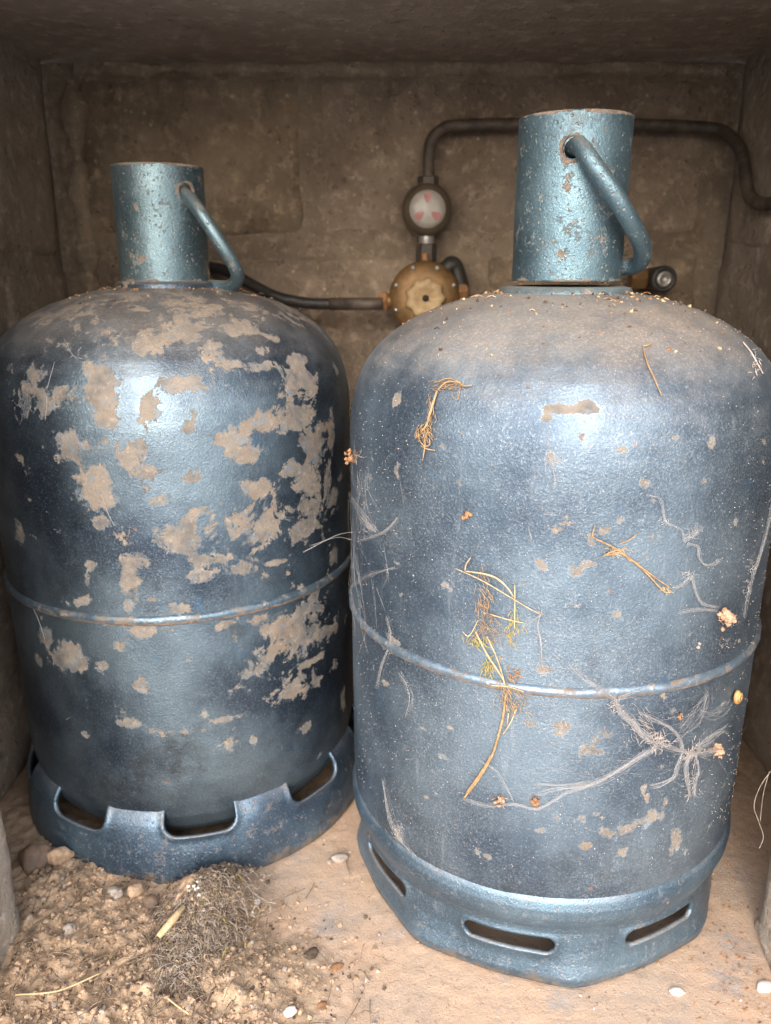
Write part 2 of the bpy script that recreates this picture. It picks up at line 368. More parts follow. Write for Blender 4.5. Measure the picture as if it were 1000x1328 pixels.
def rough_box(name, x0, x1, y0, y1, z0, z1, mat, parent=None, step=.012, amp=.0018, ease=.004, seed=0):
    """box of gridded faces, edges eased and the skin uneven"""
    b = bmesh.new(); bmesh.ops.create_cube(b, size=1)
    dims = (x1-x0, y1-y0, z1-z0)
    V = []; Fc = []; idx = {}
    ns = [max(1, int(round(d/step))) for d in dims]
    def vid(i, j, k):
        key = (i, j, k)
        if key not in idx: idx[key] = len(V); V.append((x0+dims[0]*i/ns[0], y0+dims[1]*j/ns[1], z0+dims[2]*k/ns[2]))
        return idx[key]
    a, c, d = ns
    for i in range(a):
        for j in range(c):
            Fc.append((vid(i, j, 0), vid(i, j+1, 0), vid(i+1, j+1, 0), vid(i+1, j, 0))); Fc.append((vid(i, j, d), vid(i+1, j, d), vid(i+1, j+1, d), vid(i, j+1, d)))
        for k in range(d):
            Fc.append((vid(i, 0, k), vid(i+1, 0, k), vid(i+1, 0, k+1), vid(i, 0, k+1))); Fc.append((vid(i, c, k), vid(i, c, k+1), vid(i+1, c, k+1), vid(i+1, c, k)))
    for j in range(c):
        for k in range(d):
            Fc.append((vid(0, j, k), vid(0, j, k+1), vid(0, j+1, k+1), vid(0, j+1, k))); Fc.append((vid(a, j, k), vid(a, j+1, k), vid(a, j+1, k+1), vid(a, j, k+1)))
    b.free()
    V = np.array(V); ce = np.array([(x0+x1)/2, (y0+y1)/2, (z0+z1)/2]); hd = np.array(dims)/2
    q = (V-ce); e = hd-np.abs(q)
    nearE = (e < 1e-6).sum(1)
    for ax in range(3):
        mk_ = (nearE >= 2) & (e[:, ax] < 1e-6); V[mk_, ax] -= np.sign(q[mk_, ax])*ease
    n = np.stack([fbm(V, 25, 4, seed+1), fbm(V, 25, 4, seed+11), fbm(V, 25, 4, seed+21)], 1)
    V = V+n*amp*2
    return mk(name, V, np.array(Fc), mat, parent)
W = thing('block_wall', 'brown concrete block back wall of the niche with mortar joints and stains', 'wall', (0, YB, 0))
def wblock(x0, x1, z0, z1, seed, mat=BLOCK, dy=0):
    return rough_box('concrete_block', x0, x1, dy, .1, z0, z1, mat, W, seed=seed)
J = .012
rows = [(.525, .698, [-.345, -.091, .366]), (.325, .513, [-.356, .10, .37]), (.118, .313, [-.356, -.15, .37]), (0, .106, [-.356, .05, .37])]
for ri, (z0, z1, xs) in enumerate(rows):
    for k in range(len(xs)-1):
        wblock(xs[k]+(J if k else 0), xs[k+1], z0, z1, 10*ri+k, BLOCK if (ri+k) % 2 == 0 else BLOCK2, dy=[0, .002, .001][(ri+k) % 3])
rough_box('mortar_bed', XL-.02, XR+.02, .003, .09, -.01, ZC+.02, MORTAR_D, W, step=.02, amp=.001, seed=77)
def bead(name, pts, r, mat, parent, seed=0, fl_=1.1):
    m = MB(); pp = smooth_path(pts, 50); n = len(pp)
    rr = [r*(1+fl_*float(fbm(np.array([[p.x*1, p.y, p.z]]), 45, 5, seed)[0])) for p in pp]
    pp = [p+Vector((0, .0, .0))+Vector((1, 0, 1))*.004*float(fbm(np.array([[p.x, p.y, p.z]]), 60, 4, seed+3)[0]) for p in pp]
    m.tube(pp, rr, 10); return m.build(name, mat, parent)
bead('mortar_fillet', [(-.35, .004, .30), (-.349, .003, .42), (-.345, .002, .5), (-.346, 0, .6), (-.343, .0, .69)], .010, MORTAR, W, 5)
bead('mortar_fillet', [(-.34, .004, .703), (-.2, .004, .7025), (0, .004, .702), (.2, .004, .7035), (.37, .004, .702)], .0085, MORTAR, W, 8)
WL = thing('block_wall', 'dark left side wall of the niche beside the peeling cylinder', 'wall', (XL, 0, 0))
for i, (z0, z1, ys) in enumerate([(.502, ZC-.004, [YF, YB-.02]), (.30, .492, [YF, .80, YB-.005]), (.10, .29, [YF, .66, YB-.005]), (0, .09, [YF, .80, YB-.005])]):
    for k in range(len(ys)-1):
        rough_box('concrete_block', -.10, 0, ys[k]+(.01 if k else 0), ys[k+1], z0, z1, SIDE, WL, seed=40+i*3+k)
rough_box('mortar_bed', -.09, -.003, YF+.002, YB+.0, -.01, ZC+.02, SIDE, WL, step=.02, seed=78, amp=.001)
WR = thing('block_wall', 'dark right side wall of the niche that the black pipe runs into', 'wall', (XR, 0, 0))
for i, (z0, z1, ys) in enumerate([(.512, ZC-.004, [YF, .84, YB-.02]), (.31, .502, [YF, YB-.005]), (.10, .30, [YF, .70, YB-.005]), (0, .09, [YF, YB-.005])]):
    for k in range(len(ys)-1):
        rough_box('concrete_block', 0, .10, ys[k]+(.008 if k else 0), ys[k+1], z0, z1, SIDE, WR, seed=60+i*3+k)
rough_box('mortar_bed', .003, .09, YF+.002, YB+.0, -.01, ZC+.02, SIDE, WR, step=.02, seed=79, amp=.001)
ce = rough_box('ceiling', -.50, .52, .36, 1.08, ZC, ZC+.08, SLAB, None, step=.02, amp=.0012, seed=90); ce['kind'] = 'structure'
# opening: two jambs
jl = rough_box('door_jamb', -.52, -.2775, .37, YF-.003, -.02, ZC-.003, JAMB, None, step=.006, amp=.0022, ease=.004, seed=101)
tag(jl, 'rough grey brown concrete edge of the opening, left of the soil heap', 'jamb')
jr = rough_box('door_jamb', .287, .53, .37, YF+.003, -.02, ZC-.003, JAMB, None, step=.006, amp=.0022, ease=.004, seed=102)
tag(jr, 'pale rough concrete edge of the opening, right of the dusty cylinder', 'jamb')
_V, _F = ico(5); _A = np.array(_V); _A = _A*(1+.16*fbm(_A, 2.2, 5, 4)+.05*fbm(_A, 14, 3, 9))[:, None]*np.array([.024, .050, .016])
o = mk('mortar_lump', _A, _F, JAMB, None, True, (.304, .468, .008))
tag(o, 'lumpy spill of grey mortar at the foot of the right jamb', 'mortar')

# ------------------------------------------------------------------ gas cylinders
def prof_R(z, P):  # radius at height
    zs = [p[1] for p in P]; rs = [p[0] for p in P]; return np.interp(z, zs, rs)
DOME = [(.155, .370), (.1548, .385), (.1535, .398), (.151, .410), (.147, .4215), (.1415, .432), (.134, .4415), (.124, .450), (.111, .4585), (.095, .466), (.075, .4725), (.055, .477), (.036, .4795)]
BOT = [(.10, .014), (.119, .022), (.134, .033), (.1440, .045), (.1500, .058), (.1530, .072), (.1547, .092), (.155, .12)]
def surf_pt(cen, th, zz, off=0., dz=0):
    """point on a cylinder skin: angle in degrees (0 faces the opening)"""
    P = BOT+DOME; r = float(prof_R(zz, P))+off; t = R(th)
    return Vector((cen[0]+r*math.sin(t), cen[1]-r*math.cos(t), zz+dz))
def hit(cen, x, y, off=.0, dz=0.):
    """where the sight line through a measured point meets the skin of a cylinder"""
    d = ray(x, y); lo = None
    t0 = (cen[1]-.20)/d.y; zt = .48+dz
    n = 900; prev = None
    for i in range(n):
        t = t0+.22/d.y*i/n; p = d*t; zz = p.z+HC-dz
        if zz > .4795: continue
        r = math.hypot(p.x-cen[0], p.y-cen[1])
        if r <= float(prof_R(zz, BOT+DOME)):
            v = Vector((p.x-cen[0], p.y-cen[1], 0)); th = math.degrees(math.atan2(v.x, -v.y)); break
    else: return None
    q = Vector((p.x, p.y, p.z+HC)); s_ = max(0, (zz-.40)/.08)
    nrm = Vector((v.x, v.y, 0)).normalized()*(1-s_)+Vector((0, 0, 1))*s_; nrm.normalize()
    return q+nrm*off, th, zz
def peel_field(th, zz, blobs):
    """th, zz arrays in degrees / m ; blobs (theta, z, half width m, half height m, strength)"""
    f = np.zeros_like(th)
    for (t, z0, a, b, k) in blobs:
        dt = (th-t+180) % 360-180; u = dt*math.pi/180*.155/a; v = (zz-z0)/b
        f = np.maximum(f, .80*k*np.exp(-.62*(u*u+v*v)))
    return f
def make_body(parent, mat, blobs, top_peel, seed):
    prof = BOT[:-1]+[(.155, z_) for z_ in np.arange(.12, .366, .002)]+DOME
    Pz = [p[1] for p in prof]; L = [0]
    for a, b in zip(prof, prof[1:]): L.append(L[-1]+math.hypot(b[0]-a[0], b[1]-a[1]))
    n = int(L[-1]/.0022); s_ = np.linspace(0, L[-1], n); rr = np.interp(s_, L, [p[0] for p in prof]); zz = np.interp(s_, L, Pz)
    nu = 440; th = np.linspace(-180, 180, nu, endpoint=False)
    T, Z = np.meshgrid(th, zz); Rr = np.repeat(rr, nu); T = T.ravel(); Z = Z.ravel(); t = np.radians(T)
    P = np.stack([Rr*np.sin(t), -Rr*np.cos(t), Z], 1)
    d = .0007*fbm(P, 9, 3, seed)+.00025*fbm(P, 60, 3, seed+5)
    P[:, 0] += d*np.sin(t); P[:, 1] -= d*np.cos(t)
    pe = peel_field(T, Z, blobs)
    pe = np.maximum(pe, top_peel*np.clip((Z-.425)/.03, 0, 1))
    return mk('body', P, grid_faces(nu, len(zz), True), mat, parent, attrs={'peel': pe})
def seam(parent, zs, mat, seed):
    n = 300; m = 8; V = []
    for i in range(n):
        a = 2*math.pi*i/n; q = np.array([[math.sin(a)*.155, math.cos(a)*.155, zs]])
        w_ = .0040*(1+.35*float(fbm(q, 60, 3, seed)[0])); h = .0034*(1+.4*float(fbm(q, 90, 3, seed+3)[0])); dz = .0006*float(fbm(q, 25, 2, seed+9)[0])
        for k in range(m):
            b = math.pi*k/(m-1)-math.pi/2; r = .1542+h*math.cos(b)
            V.append((r*math.sin(a), -r*math.cos(a), zs+dz+w_*math.sin(b)))
    Fc = [[i*m+k, ((i+1) % n)*m+k, ((i+1) % n)*m+k+1, i*m+k+1] for i in range(n) for k in range(m-1)]
    return mk('weld_seam', V, Fc, mat, parent)
def shell(name, parent, mat, rfun, z0, z1, holes, lip=.0016, lipw=.005, thick=.003, du=.55, dz=.0011, attrs=True, seed=0, r0=.155, topcut=None):
    """thin skirt: radius rfun(theta deg, z); holes are signed distance functions of (arc, z)"""
    nu = int(360/du); nv = int((z1-z0)/dz)+1
    th = np.linspace(-180, 180, nu, endpoint=False); zz = np.linspace(z0, z1, nv); T, Z = np.meshgrid(th, zz); T = T.ravel(); Z = Z.ravel()
    def sdf(T, Z):
        d = np.full(T.shape, 9.)
        for hf in holes: d = np.minimum(d, hf(T, Z))
        return d
    Fq = grid_faces(nu, nv, True)
    # face centres (careful with the wrap)
    tc = T[Fq[:, 0]]+du/2; zc = (Z[Fq[:, 0]]+Z[Fq[:, 2]])/2
    keep = sdf(tc, zc) > 0; inside = ~keep; Fk = Fq[keep]
    vin = np.zeros(len(T), bool); vin[Fq[inside].ravel()] = True; vk = np.zeros(len(T), bool); vk[Fk.ravel()] = True; bd = vin & vk
    e = 1e-3
    for _ in range(3):
        d = sdf(T[bd], Z[bd]); k = math.pi/180*r0
        gx_ = (sdf(T[bd]+e/k, Z[bd])-d)/e; gz = (sdf(T[bd], Z[bd]+e)-d)/e; gl = np.maximum(gx_**2+gz**2, 1e-3)
        T[bd] -= d*gx_/gl/k*.9; Z[bd] -= d*gz/gl*.9
    Z = np.clip(Z, z0, z1)
    d = sdf(T, Z); rr = rfun(T, Z)+lip*np.exp(-(d/lipw)**2)
    t = np.radians(T); P = np.stack([rr*np.sin(t), -rr*np.cos(t), Z], 1)
    dn = .0006*fbm(P, 30, 3, seed); P[:, 0] += dn*np.sin(t); P[:, 1] -= dn*np.cos(t)
    used = np.unique(Fk); mp = -np.ones(len(P), int); mp[used] = np.arange(len(used))
    o = mk(name, P[used], mp[Fk], mat, parent)
    md = o.modifiers.new('thickness', 'SOLIDIFY'); md.thickness = thick; md.offset = -1
    return o
def pill(tc, zc, hw, hh, r0, rot=0.):
    rad = hh
    def f(T, Z):
        u = ((T-tc+180) % 360-180)*math.pi/180*r0; v = Z-zc
        qx = np.abs(u)-(hw-rad); qx = np.maximum(qx, 0); return np.sqrt(qx**2+v**2)-rad
    return f
def notch(tc, z0, z1, hw, rad, r0):
    def f(T, Z):
        u = ((T-tc+180) % 360-180)*math.pi/180*r0; v = Z-(z0+z1)/2
        qx = np.abs(u)-(hw-rad); qy = np.abs(v)-((z1-z0)/2-rad)
        return np.sqrt(np.maximum(qx, 0)**2+np.maximum(qy, 0)**2)+np.minimum(np.maximum(qx, qy), 0)-rad
    return f
def disc_hole(tc, zc, rad, r0):
    def f(T, Z):
        u = ((T-tc+180) % 360-180)*math.pi/180*r0; return np.sqrt(u*u+(Z-zc)**2)-rad
    return f

# --- blobs of missing paint, given where the photograph shows them (x, y, half sizes in photo pixels, strength)
def blobs_from(cen, lst):
    o = []
    for (x, y, a, b, k) in lst:
        h_ = hit(cen, x, y)
        if h_ is None: continue
        p, th, zz = h_; sc = p.length and (p-Vector((0, 0, HC))).length/F
        c = max(.5, math.cos(R(th-math.degrees(math.atan2(cen[0], cen[1])))))
        q_ = .86 if c < .85 else 1.; o.append((th, zz, a*sc*1.05*q_/c, b*sc*1.05*q_, k*(.93 if c < .85 else 1.02)))
    return o
z3 = lambda x, y, a, b, k=1.: (x*.48, 380+y*.48, a*.48, b*.48, k)
z4 = lambda x, y, a, b, k=1.: (x*.5, 760+y*.5, a*.5, b*.5, k)
PL = [z3(270, 225, 50, 42), z3(285, 330, 40, 60), z3(350, 425, 78, 70), z3(400, 320, 35, 50), z3(385, 480, 45, 35), z3(190, 405, 58, 48), z3(268, 520, 55, 55), z3(300, 560, 30, 25),
      z3(278, 612, 28, 26), z3(355, 730, 35, 25), z3(350, 775, 25, 28), z3(560, 650, 95, 62), z3(570, 720, 50, 30), z3(560, 600, 30, 30), z3(545, 765, 34, 22), z3(75, 275, 60, 50, .9), z3(175, 268, 45, 28),
      z3(120, 300, 40, 30), z3(560, 150, 42, 45), z3(620, 205, 48, 32), z3(705, 200, 62, 16), z3(490, 245, 65, 20), z3(600, 250, 60, 14, .9), z3(508, 360, 20, 50, .95), z3(620, 395, 26, 50), z3(690, 435, 40, 30),
      z3(660, 380, 20, 30, .9), z3(815, 250, 45, 55), z3(800, 340, 50, 60), z3(840, 400, 45, 70), z3(800, 480, 45, 40), z3(835, 510, 40, 40), z3(760, 600, 95, 45), z3(700, 645, 40, 50), z3(825, 640, 40, 45),
      z3(718, 520, 42, 30), z3(515, 500, 26, 20), z3(440, 560, 35, 22), z3(455, 585, 16, 14), z3(720, 350, 38, 30), z3(893, 380, 10, 60), z3(900, 560, 32, 60), z3(880, 500, 14, 60), z3(480, 110, 90, 30), z3(400, 130, 40, 36),
      z3(410, 827, 17, 9), z3(55, 655, 22, 32), z3(210, 835, 45, 20), z3(490, 850, 34, 16), z3(345, 850, 12, 18), z3(235, 770, 10, 22, .9), z3(240, 735, 20, 14, .8), z3(75, 555, 14, 18, .8), z3(760, 725, 20, 10, .8),
      z3(150, 640, 24, 10, .75), z3(645, 750, 30, 30, .8), z3(580, 750, 14, 14), z3(700, 155, 20, 12), z3(810, 180, 30, 14), z3(940, 260, 14, 60), z3(900, 700, 20, 30), z3(910, 210, 10, 30), z3(640, 100, 60, 20),
      z4(170, 185, 62, 42), z4(115, 130, 35, 32), z4(100, 190, 18, 14), z4(268, 211, 22, 16), z4(305, 158, 26, 20, .8), z4(215, 40, 34, 16, .9), z4(320, 92, 95, 12), z4(385, 115, 40, 16), z4(368, 262, 17, 18), z4(490, 190, 12, 9),
      z4(478, 50, 44, 14), z4(700, 120, 40, 45), z4(690, 180, 38, 50), z4(650, 225, 25, 25), z4(625, 265, 28, 22), z4(800, 70, 50, 45), z4(790, 130, 60, 55), z4(850, 110, 30, 30), z4(760, 255, 36, 45), z4(815, 250, 20, 16), z4(800, 200, 40, 12),
      z4(865, 210, 14, 30), z4(590, 343, 28, 8), z4(600, 408, 22, 20, .9), z4(655, 400, 11, 34, .75), z4(790, 370, 13, 20), z4(890, 300, 10, 40), z4(455, 380, 60, 14, .6), z4(345, 360, 40, 12, .65), z4(220, 385, 14, 10, .8), z4(530, 335, 10, 10), z4(580, 100, 20, 12), z4(495, 190, 12, 9)]
z5 = lambda x, y, a, b, k=1.: (440+x*.56, 360+y*.56, a*.56, b*.56, k)
z6 = lambda x, y, a, b, k=1.: (440+x*.56, 780+y*.56, a*.56, b*.56, k)
rq = random.Random(5)
PRX = [(rq.uniform(480, 960), rq.uniform(560, 1120), rq.uniform(3, 8), rq.uniform(3, 8), rq.uniform(.62, .85)) for _ in range(60)]
PR = PRX+[z5(500, 302, 48, 12, 1.), z5(560, 300, 40, 11, .95), z5(480, 322, 14, 10), z5(575, 405, 16, 6, .9), z5(655, 398, 18, 8, .9), z5(130, 285, 9, 20, .9), z5(485, 415, 12, 16, .85), z5(475, 660, 20, 14, .8), z5(578, 662, 16, 10), z5(545, 685, 10, 8), z5(245, 715, 14, 14, .85),
      z5(415, 118, 30, 6, .9), z5(700, 565, 14, 12, .8), z5(295, 590, 12, 12, .8), z5(35, 410, 12, 25, .9), z5(132, 450, 6, 26, .8), z6(517, 292, 16, 16, .95), z6(578, 345, 20, 18, .85), z6(440, 280, 24, 12, .8), z6(545, 10, 16, 10, .85), z6(125, 90, 12, 10, .9), z6(110, 190, 14, 14, .85), z6(660, 578, 14, 8, .85),
      z6(740, 500, 70, 18, .66), z6(690, 525, 70, 16, .66), z6(780, 550, 16, 50, .62), z6(560, 500, 60, 16, .6), z6(868, 343, 22, 12, 1.), z6(140, 540, 10, 30, .9), z6(465, 530, 18, 10, .9), z6(480, 160, 24, 10, .7)]

def cap_part(parent, mat, zb, zt, rc, hole1, hole2, seed):
    def rf(T, Z): return rc+0*T+.0004*np.sin(np.radians(T)*2+seed)
    holes = [disc_hole(hole1[0], hole1[1], .0070, rc), disc_hole(hole2[0], hole2[1], .0070, rc)]
    o = shell('valve_guard', parent, mat, rf, zb, zt, holes, lip=.0, lipw=.003, thick=.0028, du=2.0, dz=.0012, r0=rc, seed=seed)
    me = o.data; n = len(me.vertices); co = np.zeros(n*3); me.vertices.foreach_get('co', co); co = co.reshape(-1, 3)
    T = np.degrees(np.arctan2(co[:, 0], -co[:, 1])); zc = co[:, 2]
    pe = .62*np.exp(-((zc-zt)/.0025)**2)+.60*np.exp(-((zc-zb)/.003)**2)
    dd = np.minimum(holes[0](T, zc), holes[1](T, zc)); pe = np.maximum(pe, .95*np.exp(-np.maximum(dd, 0)/.0022*.6))
    pe = np.maximum(pe, .62*np.exp(-((T+16)/9)**2-((zc-(zb+.058))/.012)**2)); pe = np.maximum(pe, .55*np.exp(-((T+22)/20)**2-((zc-(zb+.018))/.006)**2))
    at_ = me.attributes.new('peel', 'FLOAT', 'POINT'); at_.data.foreach_set('value', pe.astype(np.float32))
    return o

def handle(parent, pts, r, mat):
    m = MB(); pp = smooth_path(pts, 8); m.tube(pp, r, 16); return m.build('handle', mat, parent)

# left cylinder
GL = thing('gas_cylinder', 'dark blue gas cylinder with big patches of flaked paint, further back on the left', 'gas cylinder', (CL[0], CL[1], 0), 'gas cylinders in the niche')
ZSL, ZBL, ZTL, RC = .2385, .4785, .572, .0372
make_body(GL, PAINT_L, blobs_from(CL, PL), .46, 3)
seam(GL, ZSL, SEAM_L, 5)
def rl(T, Z):
    f = np.clip((Z-.036)/.0395, 0, 1)
    return np.interp(Z, np.array([.002, .012, .022, .032, .042, .050, .055, .060, .064, .0675]), np.array([.1645, .1640, .1633, .1622, .1606, .1589, .1574, .1551, .1524, .1490]))
skl = shell('foot_ring', GL, RING_L, rl, .002, .0675, [notch(12.5+40*k, .0462, .10, .0305, .011, .162) for k in range(9)], lip=.0018, lipw=.0035, thick=.0035, seed=21, r0=.162)
m = MB(); m.lathe([(RC+.004, .474), (RC+.0045, .4815), (RC+.002, .484), (RC-.004, .484)], 48); m.build('collar', PAINT_L, GL)
H1, H2 = (50, .5525), (96, .492)
cap_part(GL, CAP_L, .4785+.0045, .5735, RC, H1, H2, 2)
lc = lambda v: Vector((v.x-CL[0], v.y-CL[1], v.z))
rc_ = lambda v: Vector((v.x-CR[0], v.y-CR[1], v.z))
hs_ = Vector((RC*math.sin(R(50)), -RC*math.cos(R(50)), .5525))
handle(GL, [hs_*.8+Vector((0, 0, .5525*.2)), lc(at(246, 258, .686)), lc(at(263, 280, .678)), lc(at(283, 311, .678)), lc(at(303, 343, .685)), lc(at(308, 360, .694)), lc(at(299, 371, .704)), lc(at(282, 372, .712)), lc(at(262, 370, .716))], .0056, CAP_L)
# right cylinder
GR = thing('gas_cylinder', 'dusty pale blue gas cylinder hung with cobwebs and straw, nearest on the right', 'gas cylinder', (CR[0], CR[1], 0), 'gas cylinders in the niche')
ZSR, ZBR, ZTR = .244, .483, .591
make_body(GR, PAINT_R, blobs_from(CR, PR), .0, 13)
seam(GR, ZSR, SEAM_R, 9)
def rr_(T, Z):
    # rolled shoulder above, then a band that turns into an eight sided foot
    base = np.interp(Z, [.009, .016, .026, .036, .052, .058, .063, .070, .078, .084, .089], [.1490, .1505, .1485, .1475, .1480, .1500, .1530, .1560, .1568, .1556, .1533])
    k = np.clip((.060-Z)/.045, 0, 1); k = k*k*(3-2*k)
    c = np.cos(np.radians(4*(T-CORN)))**2
    return base*(1+k*(-.011+.034*c**2.5))
CORN = 2.
skr = shell('foot_ring', GR, RING_R, rr_, .009, .089, [pill(CORN-18.5+45*k, .0420, .0325, .0072, .147) for k in range(8)], lip=.0019, lipw=.004, thick=.0035, seed=31, r0=.147)
m = MB(); m.lathe([(RC+.010, .4775), (RC+.0085, .4815), (RC+.003, .4825), (RC-.004, .4825)], 48); m.build('collar', CAP_R, GR)
cap_part(GR, CAP_R, ZBR+.003, ZTR, RC+.0005, (-13, .5685), (88, .498), 5)
th0 = R(-13); hs_ = Vector((RC*math.sin(th0), -RC*math.cos(th0), .5685))
handle(GR, [Vector((hs_.x*.7, hs_.y*.7, .5690)), rc_(at(752, 190, .5575)), rc_(at(770, 214, .5475)), rc_(at(797, 252, .546)), rc_(at(818, 288, .553)), rc_(at(832, 315, .565)), rc_(at(833, 334, .577)), rc_(at(824, 344, .586)), rc_(at(808, 346, .592))], .0059, CAP_R)
for o_, rough_ in ((GL, 0), (GR, 0)): pass

# ------------------------------------------------------------------ pipework on the back wall
m = MB(); m.tube(smooth_path([at(556, 238, .945), at(556, 205, .948), at(560, 182, .95), at(572, 169, .952), at(594, 163, .954), at(700, 161, .956), at(830, 162, .956), at(915, 166, .952), at(940, 172, .942), at(958, 190, .918), at(965, 212, .895), at(968, 238, .880), at(974, 257, .868), at(988, 264, .850), at(1012, 262, .825), at(1060, 258, .80)], 8), .0064, 14)
o = m.build('gas_pipe', BLACKP); tag(o, 'thin dark metal gas pipe bent across the back wall behind the right guard', 'pipe')
for x in (905,):
    pass
hz = thing('gas_hose', 'black rubber hose drooping from behind the left valve guard to the regulator', 'hose', at(262, 345, .95))
lo = lambda v: v-hz.location
m = MB(); m.tube([lo(p) for p in smooth_path([at(235, 352, .955), at(262, 346, .95), at(296, 352, .94), at(328, 370, .93), at(362, 386, .92), at(400, 393, .915), at(436, 394, .91)], 8)], .0062, 12); m.build('hose_tube', RUBBER, hz)
m = MB(); m.tube([lo(at(428, 394, .91)), lo(at(470, 394, .905)), lo(at(496, 394, .90))], .0068, 12); m.build('ferrule', BLACKP, hz)
# regulator
rg = thing('pressure_regulator', 'round brown brass gas regulator with a scalloped cream knob on the back wall', 'regulator', at(551, 386, .90))
px = .000835
m = MB(); m.lathe([(.010, .05), (.026, .048), (.030, .022), (.0375, .018), (.0385, .012), (.0385, .006), (.0375, .004), (.034, .0), (.024, -.003), (.0, -.0035)], 48, 'y'); m.build('housing', BRASS, rg)
m = MB(); m.lathe([(.0205, .0), (.0205, -.014), (.018, -.018), (.010, -.018), (.0085, -.0155), (.0, -.0155)], 64, 'y', rfun=lambda a: 1+.075*math.cos(9*a)); m.build('knob', KNOB, rg)
m = MB(); m.lathe([(.0036, -.0155), (.0036, -.0185), (.0, -.0188)], 12, 'y'); m.build('knob_screw', DARKIN, rg)
m0 = None
for k in range(8):
    a = 2*math.pi*(k+.5)/8
    if m0 is None:
        mb = MB(); mb.lathe([(.0026, .003), (.0026, -.002), (.0018, -.003), (0, -.003)], 8, 'y'); m0 = mb.build('screw', STEEL, rg); o = m0
    else: o = m0.copy(); C.objects.link(o); o.parent = rg
    o.location = (.0335*math.cos(a), .001, .0335*math.sin(a))
def hexnut(name, parent, c, r, l, axis, mat, n=6):
    m = MB(); m.lathe([(0, -l/2), (r*.9, -l/2), (r, -l/2+l*.12), (r, l/2-l*.12), (r*.9, l/2), (0, l/2)], n, axis, c); return m.build(name, mat, parent, smooth=(n > 8))
hexnut('inlet_nut', rg, (-.0455, .012, -.004), .0105, .010, 'x', BRASSB); hexnut('inlet_nut', rg, (-.0385, .012, -.004), .008, .008, 'x', BRASS, 16)
hexnut('outlet_nut', rg, (.042, .012, .006), .0085, .010, 'x', BRASSB); hexnut('stem', rg, (.0, .012, .040), .0045, .012, 'z', BRASSB, 14)
m = MB(); m.tube(smooth_path([(.018, .03, .022), (.030, .032, .034), (.036, .034, .028), (.042, .034, .008)], 6), .0095, 14); m.build('hose_elbow', RUBBER, rg)
# changeover indicator above it
ind = thing('gas_indicator', 'small round white indicator dial with three red marks above the regulator', 'gauge', at(554, 272, .93))
P0 = ind.location
pz = lambda y: (at(554, y, .93).z-P0.z)
m = MB(); m.lathe([(0, .03), (.024, .03), (.0275, .02), (.0275, .0), (.0245, -.007), (.0195, -.009)], 40, 'y'); m.build('housing', GAUGEB, ind)
m = MB(); m.lathe([(.0195, -.008), (.0192, -.0105), (.012, -.0125), (0, -.013)], 40, 'y'); m.build('dial', DIAL, ind)
for a in (90, 215, 325):
    m = MB(); a_ = R(a); cx, cz = .0105*math.cos(a_), .0112*math.sin(a_)
    pts = []
    for k in range(24):
        t = 2*math.pi*k/24; q = .0052*math.cos(t)*1.0+.0008; w_ = .0050*math.sin(t)*math.sin(t/2)**.9 if t < math.pi*2 else 0
        q = .0056*math.cos(t); w_ = .0048*math.sin(t)*(1-math.cos(t)*.55)*.8
        pts.append((-q*math.cos(a_)*-1*-1-w_*math.sin(a_), -q*math.sin(a_)+w_*math.cos(a_)))
    V = [(cx+x, -.0128-.0006, cz+y) for x, y in pts]+[(cx+x, -.011, cz+y) for x, y in pts]
    m.add(V, [list(range(24))]+[[k, k+24, (k+1) % 24+24, (k+1) % 24] for k in range(24)]); m.build('red_mark', DIALRED, ind, smooth=False)
hexnut('nut', ind, (.001, .008, pz(236)), .0115, .013, 'z', BLACKP); hexnut('sleeve', ind, (.001, .008, pz(246)), .0085, .009, 'z', DIAL, 20)
hexnut('threaded_stub', ind, (0, .008, pz(306)), .0085, .022, 'z', STEEL, 20); hexnut('nut', ind, (0, .006, pz(328)), .0115, .020, 'z', BLACKP)
# capped outlet on the right
oc = thing('pipe_outlet', 'dark round pipe outlet with a grey centre, right of the right valve guard', 'pipe fitting', at(861, 362, .93))
m = MB(); m.lathe([(.012, .05), (.0135, .02), (.0145, .0), (.0135, -.003), (.0095, -.003), (.0085, .002), (0, .002)], 28, 'y'); m.build('cap', RUBBER, oc)
m = MB(); m.lathe([(.0085, .002), (.0085, -.0035), (.005, -.0045), (.0038, .0), (0, .0)], 24, 'y'); m.build('core', STEEL, oc)
hexnut('nut', oc, (-.022, .022, 0), .012, .018, 'x', BRASS)

# ------------------------------------------------------------------ straw, moss, webs and litter on the cylinders
def path_on(cen, pts, off=.0012, jit=0.):
    o = []
    for (x, y) in pts:
        h_ = hit(cen, x+random.uniform(-jit, jit), y+random.uniform(-jit, jit), off)
        if h_ is not None: o.append(h_[0])
    return o
def strand(mb, cen, pts, r, off=.0012, jit=0., n=5, sides=5, taper=True):
    p = path_on(cen, pts, off, jit)
    if len(p) < 2: return
    p = smooth_path(p, n); rs = [.78*r*(.55+.45*math.sin(math.pi*min(1, (i+1)/len(p)*.9+.05))) if taper else r for i in range(len(p))]
    mb.tube(p, rs, sides)
def fuzz(mb, cen, cx, cy, sx, sy, n, L, r, off=.0006, ang=None, sp=180):
    for _ in range(n):
        x = random.gauss(cx, sx); y = random.gauss(cy, sy); a = R(random.uniform(-sp, sp)+(ang or 0)); l = L*random.uniform(.4, 1); b = random.uniform(-.15, .15)*l; r_ = r*.75
        strand(mb, cen, [(x, y), (x+l*.5*math.cos(a)-b*math.sin(a), y+l*.5*math.sin(a)+b*math.cos(a)), (x+l*math.cos(a), y+l*math.sin(a))], r_, off+random.random()*.0010, 0, 3, 4)
def A(x, y): return (560+x/3.495, 680+y/3.495)     # enlarged view -> photograph
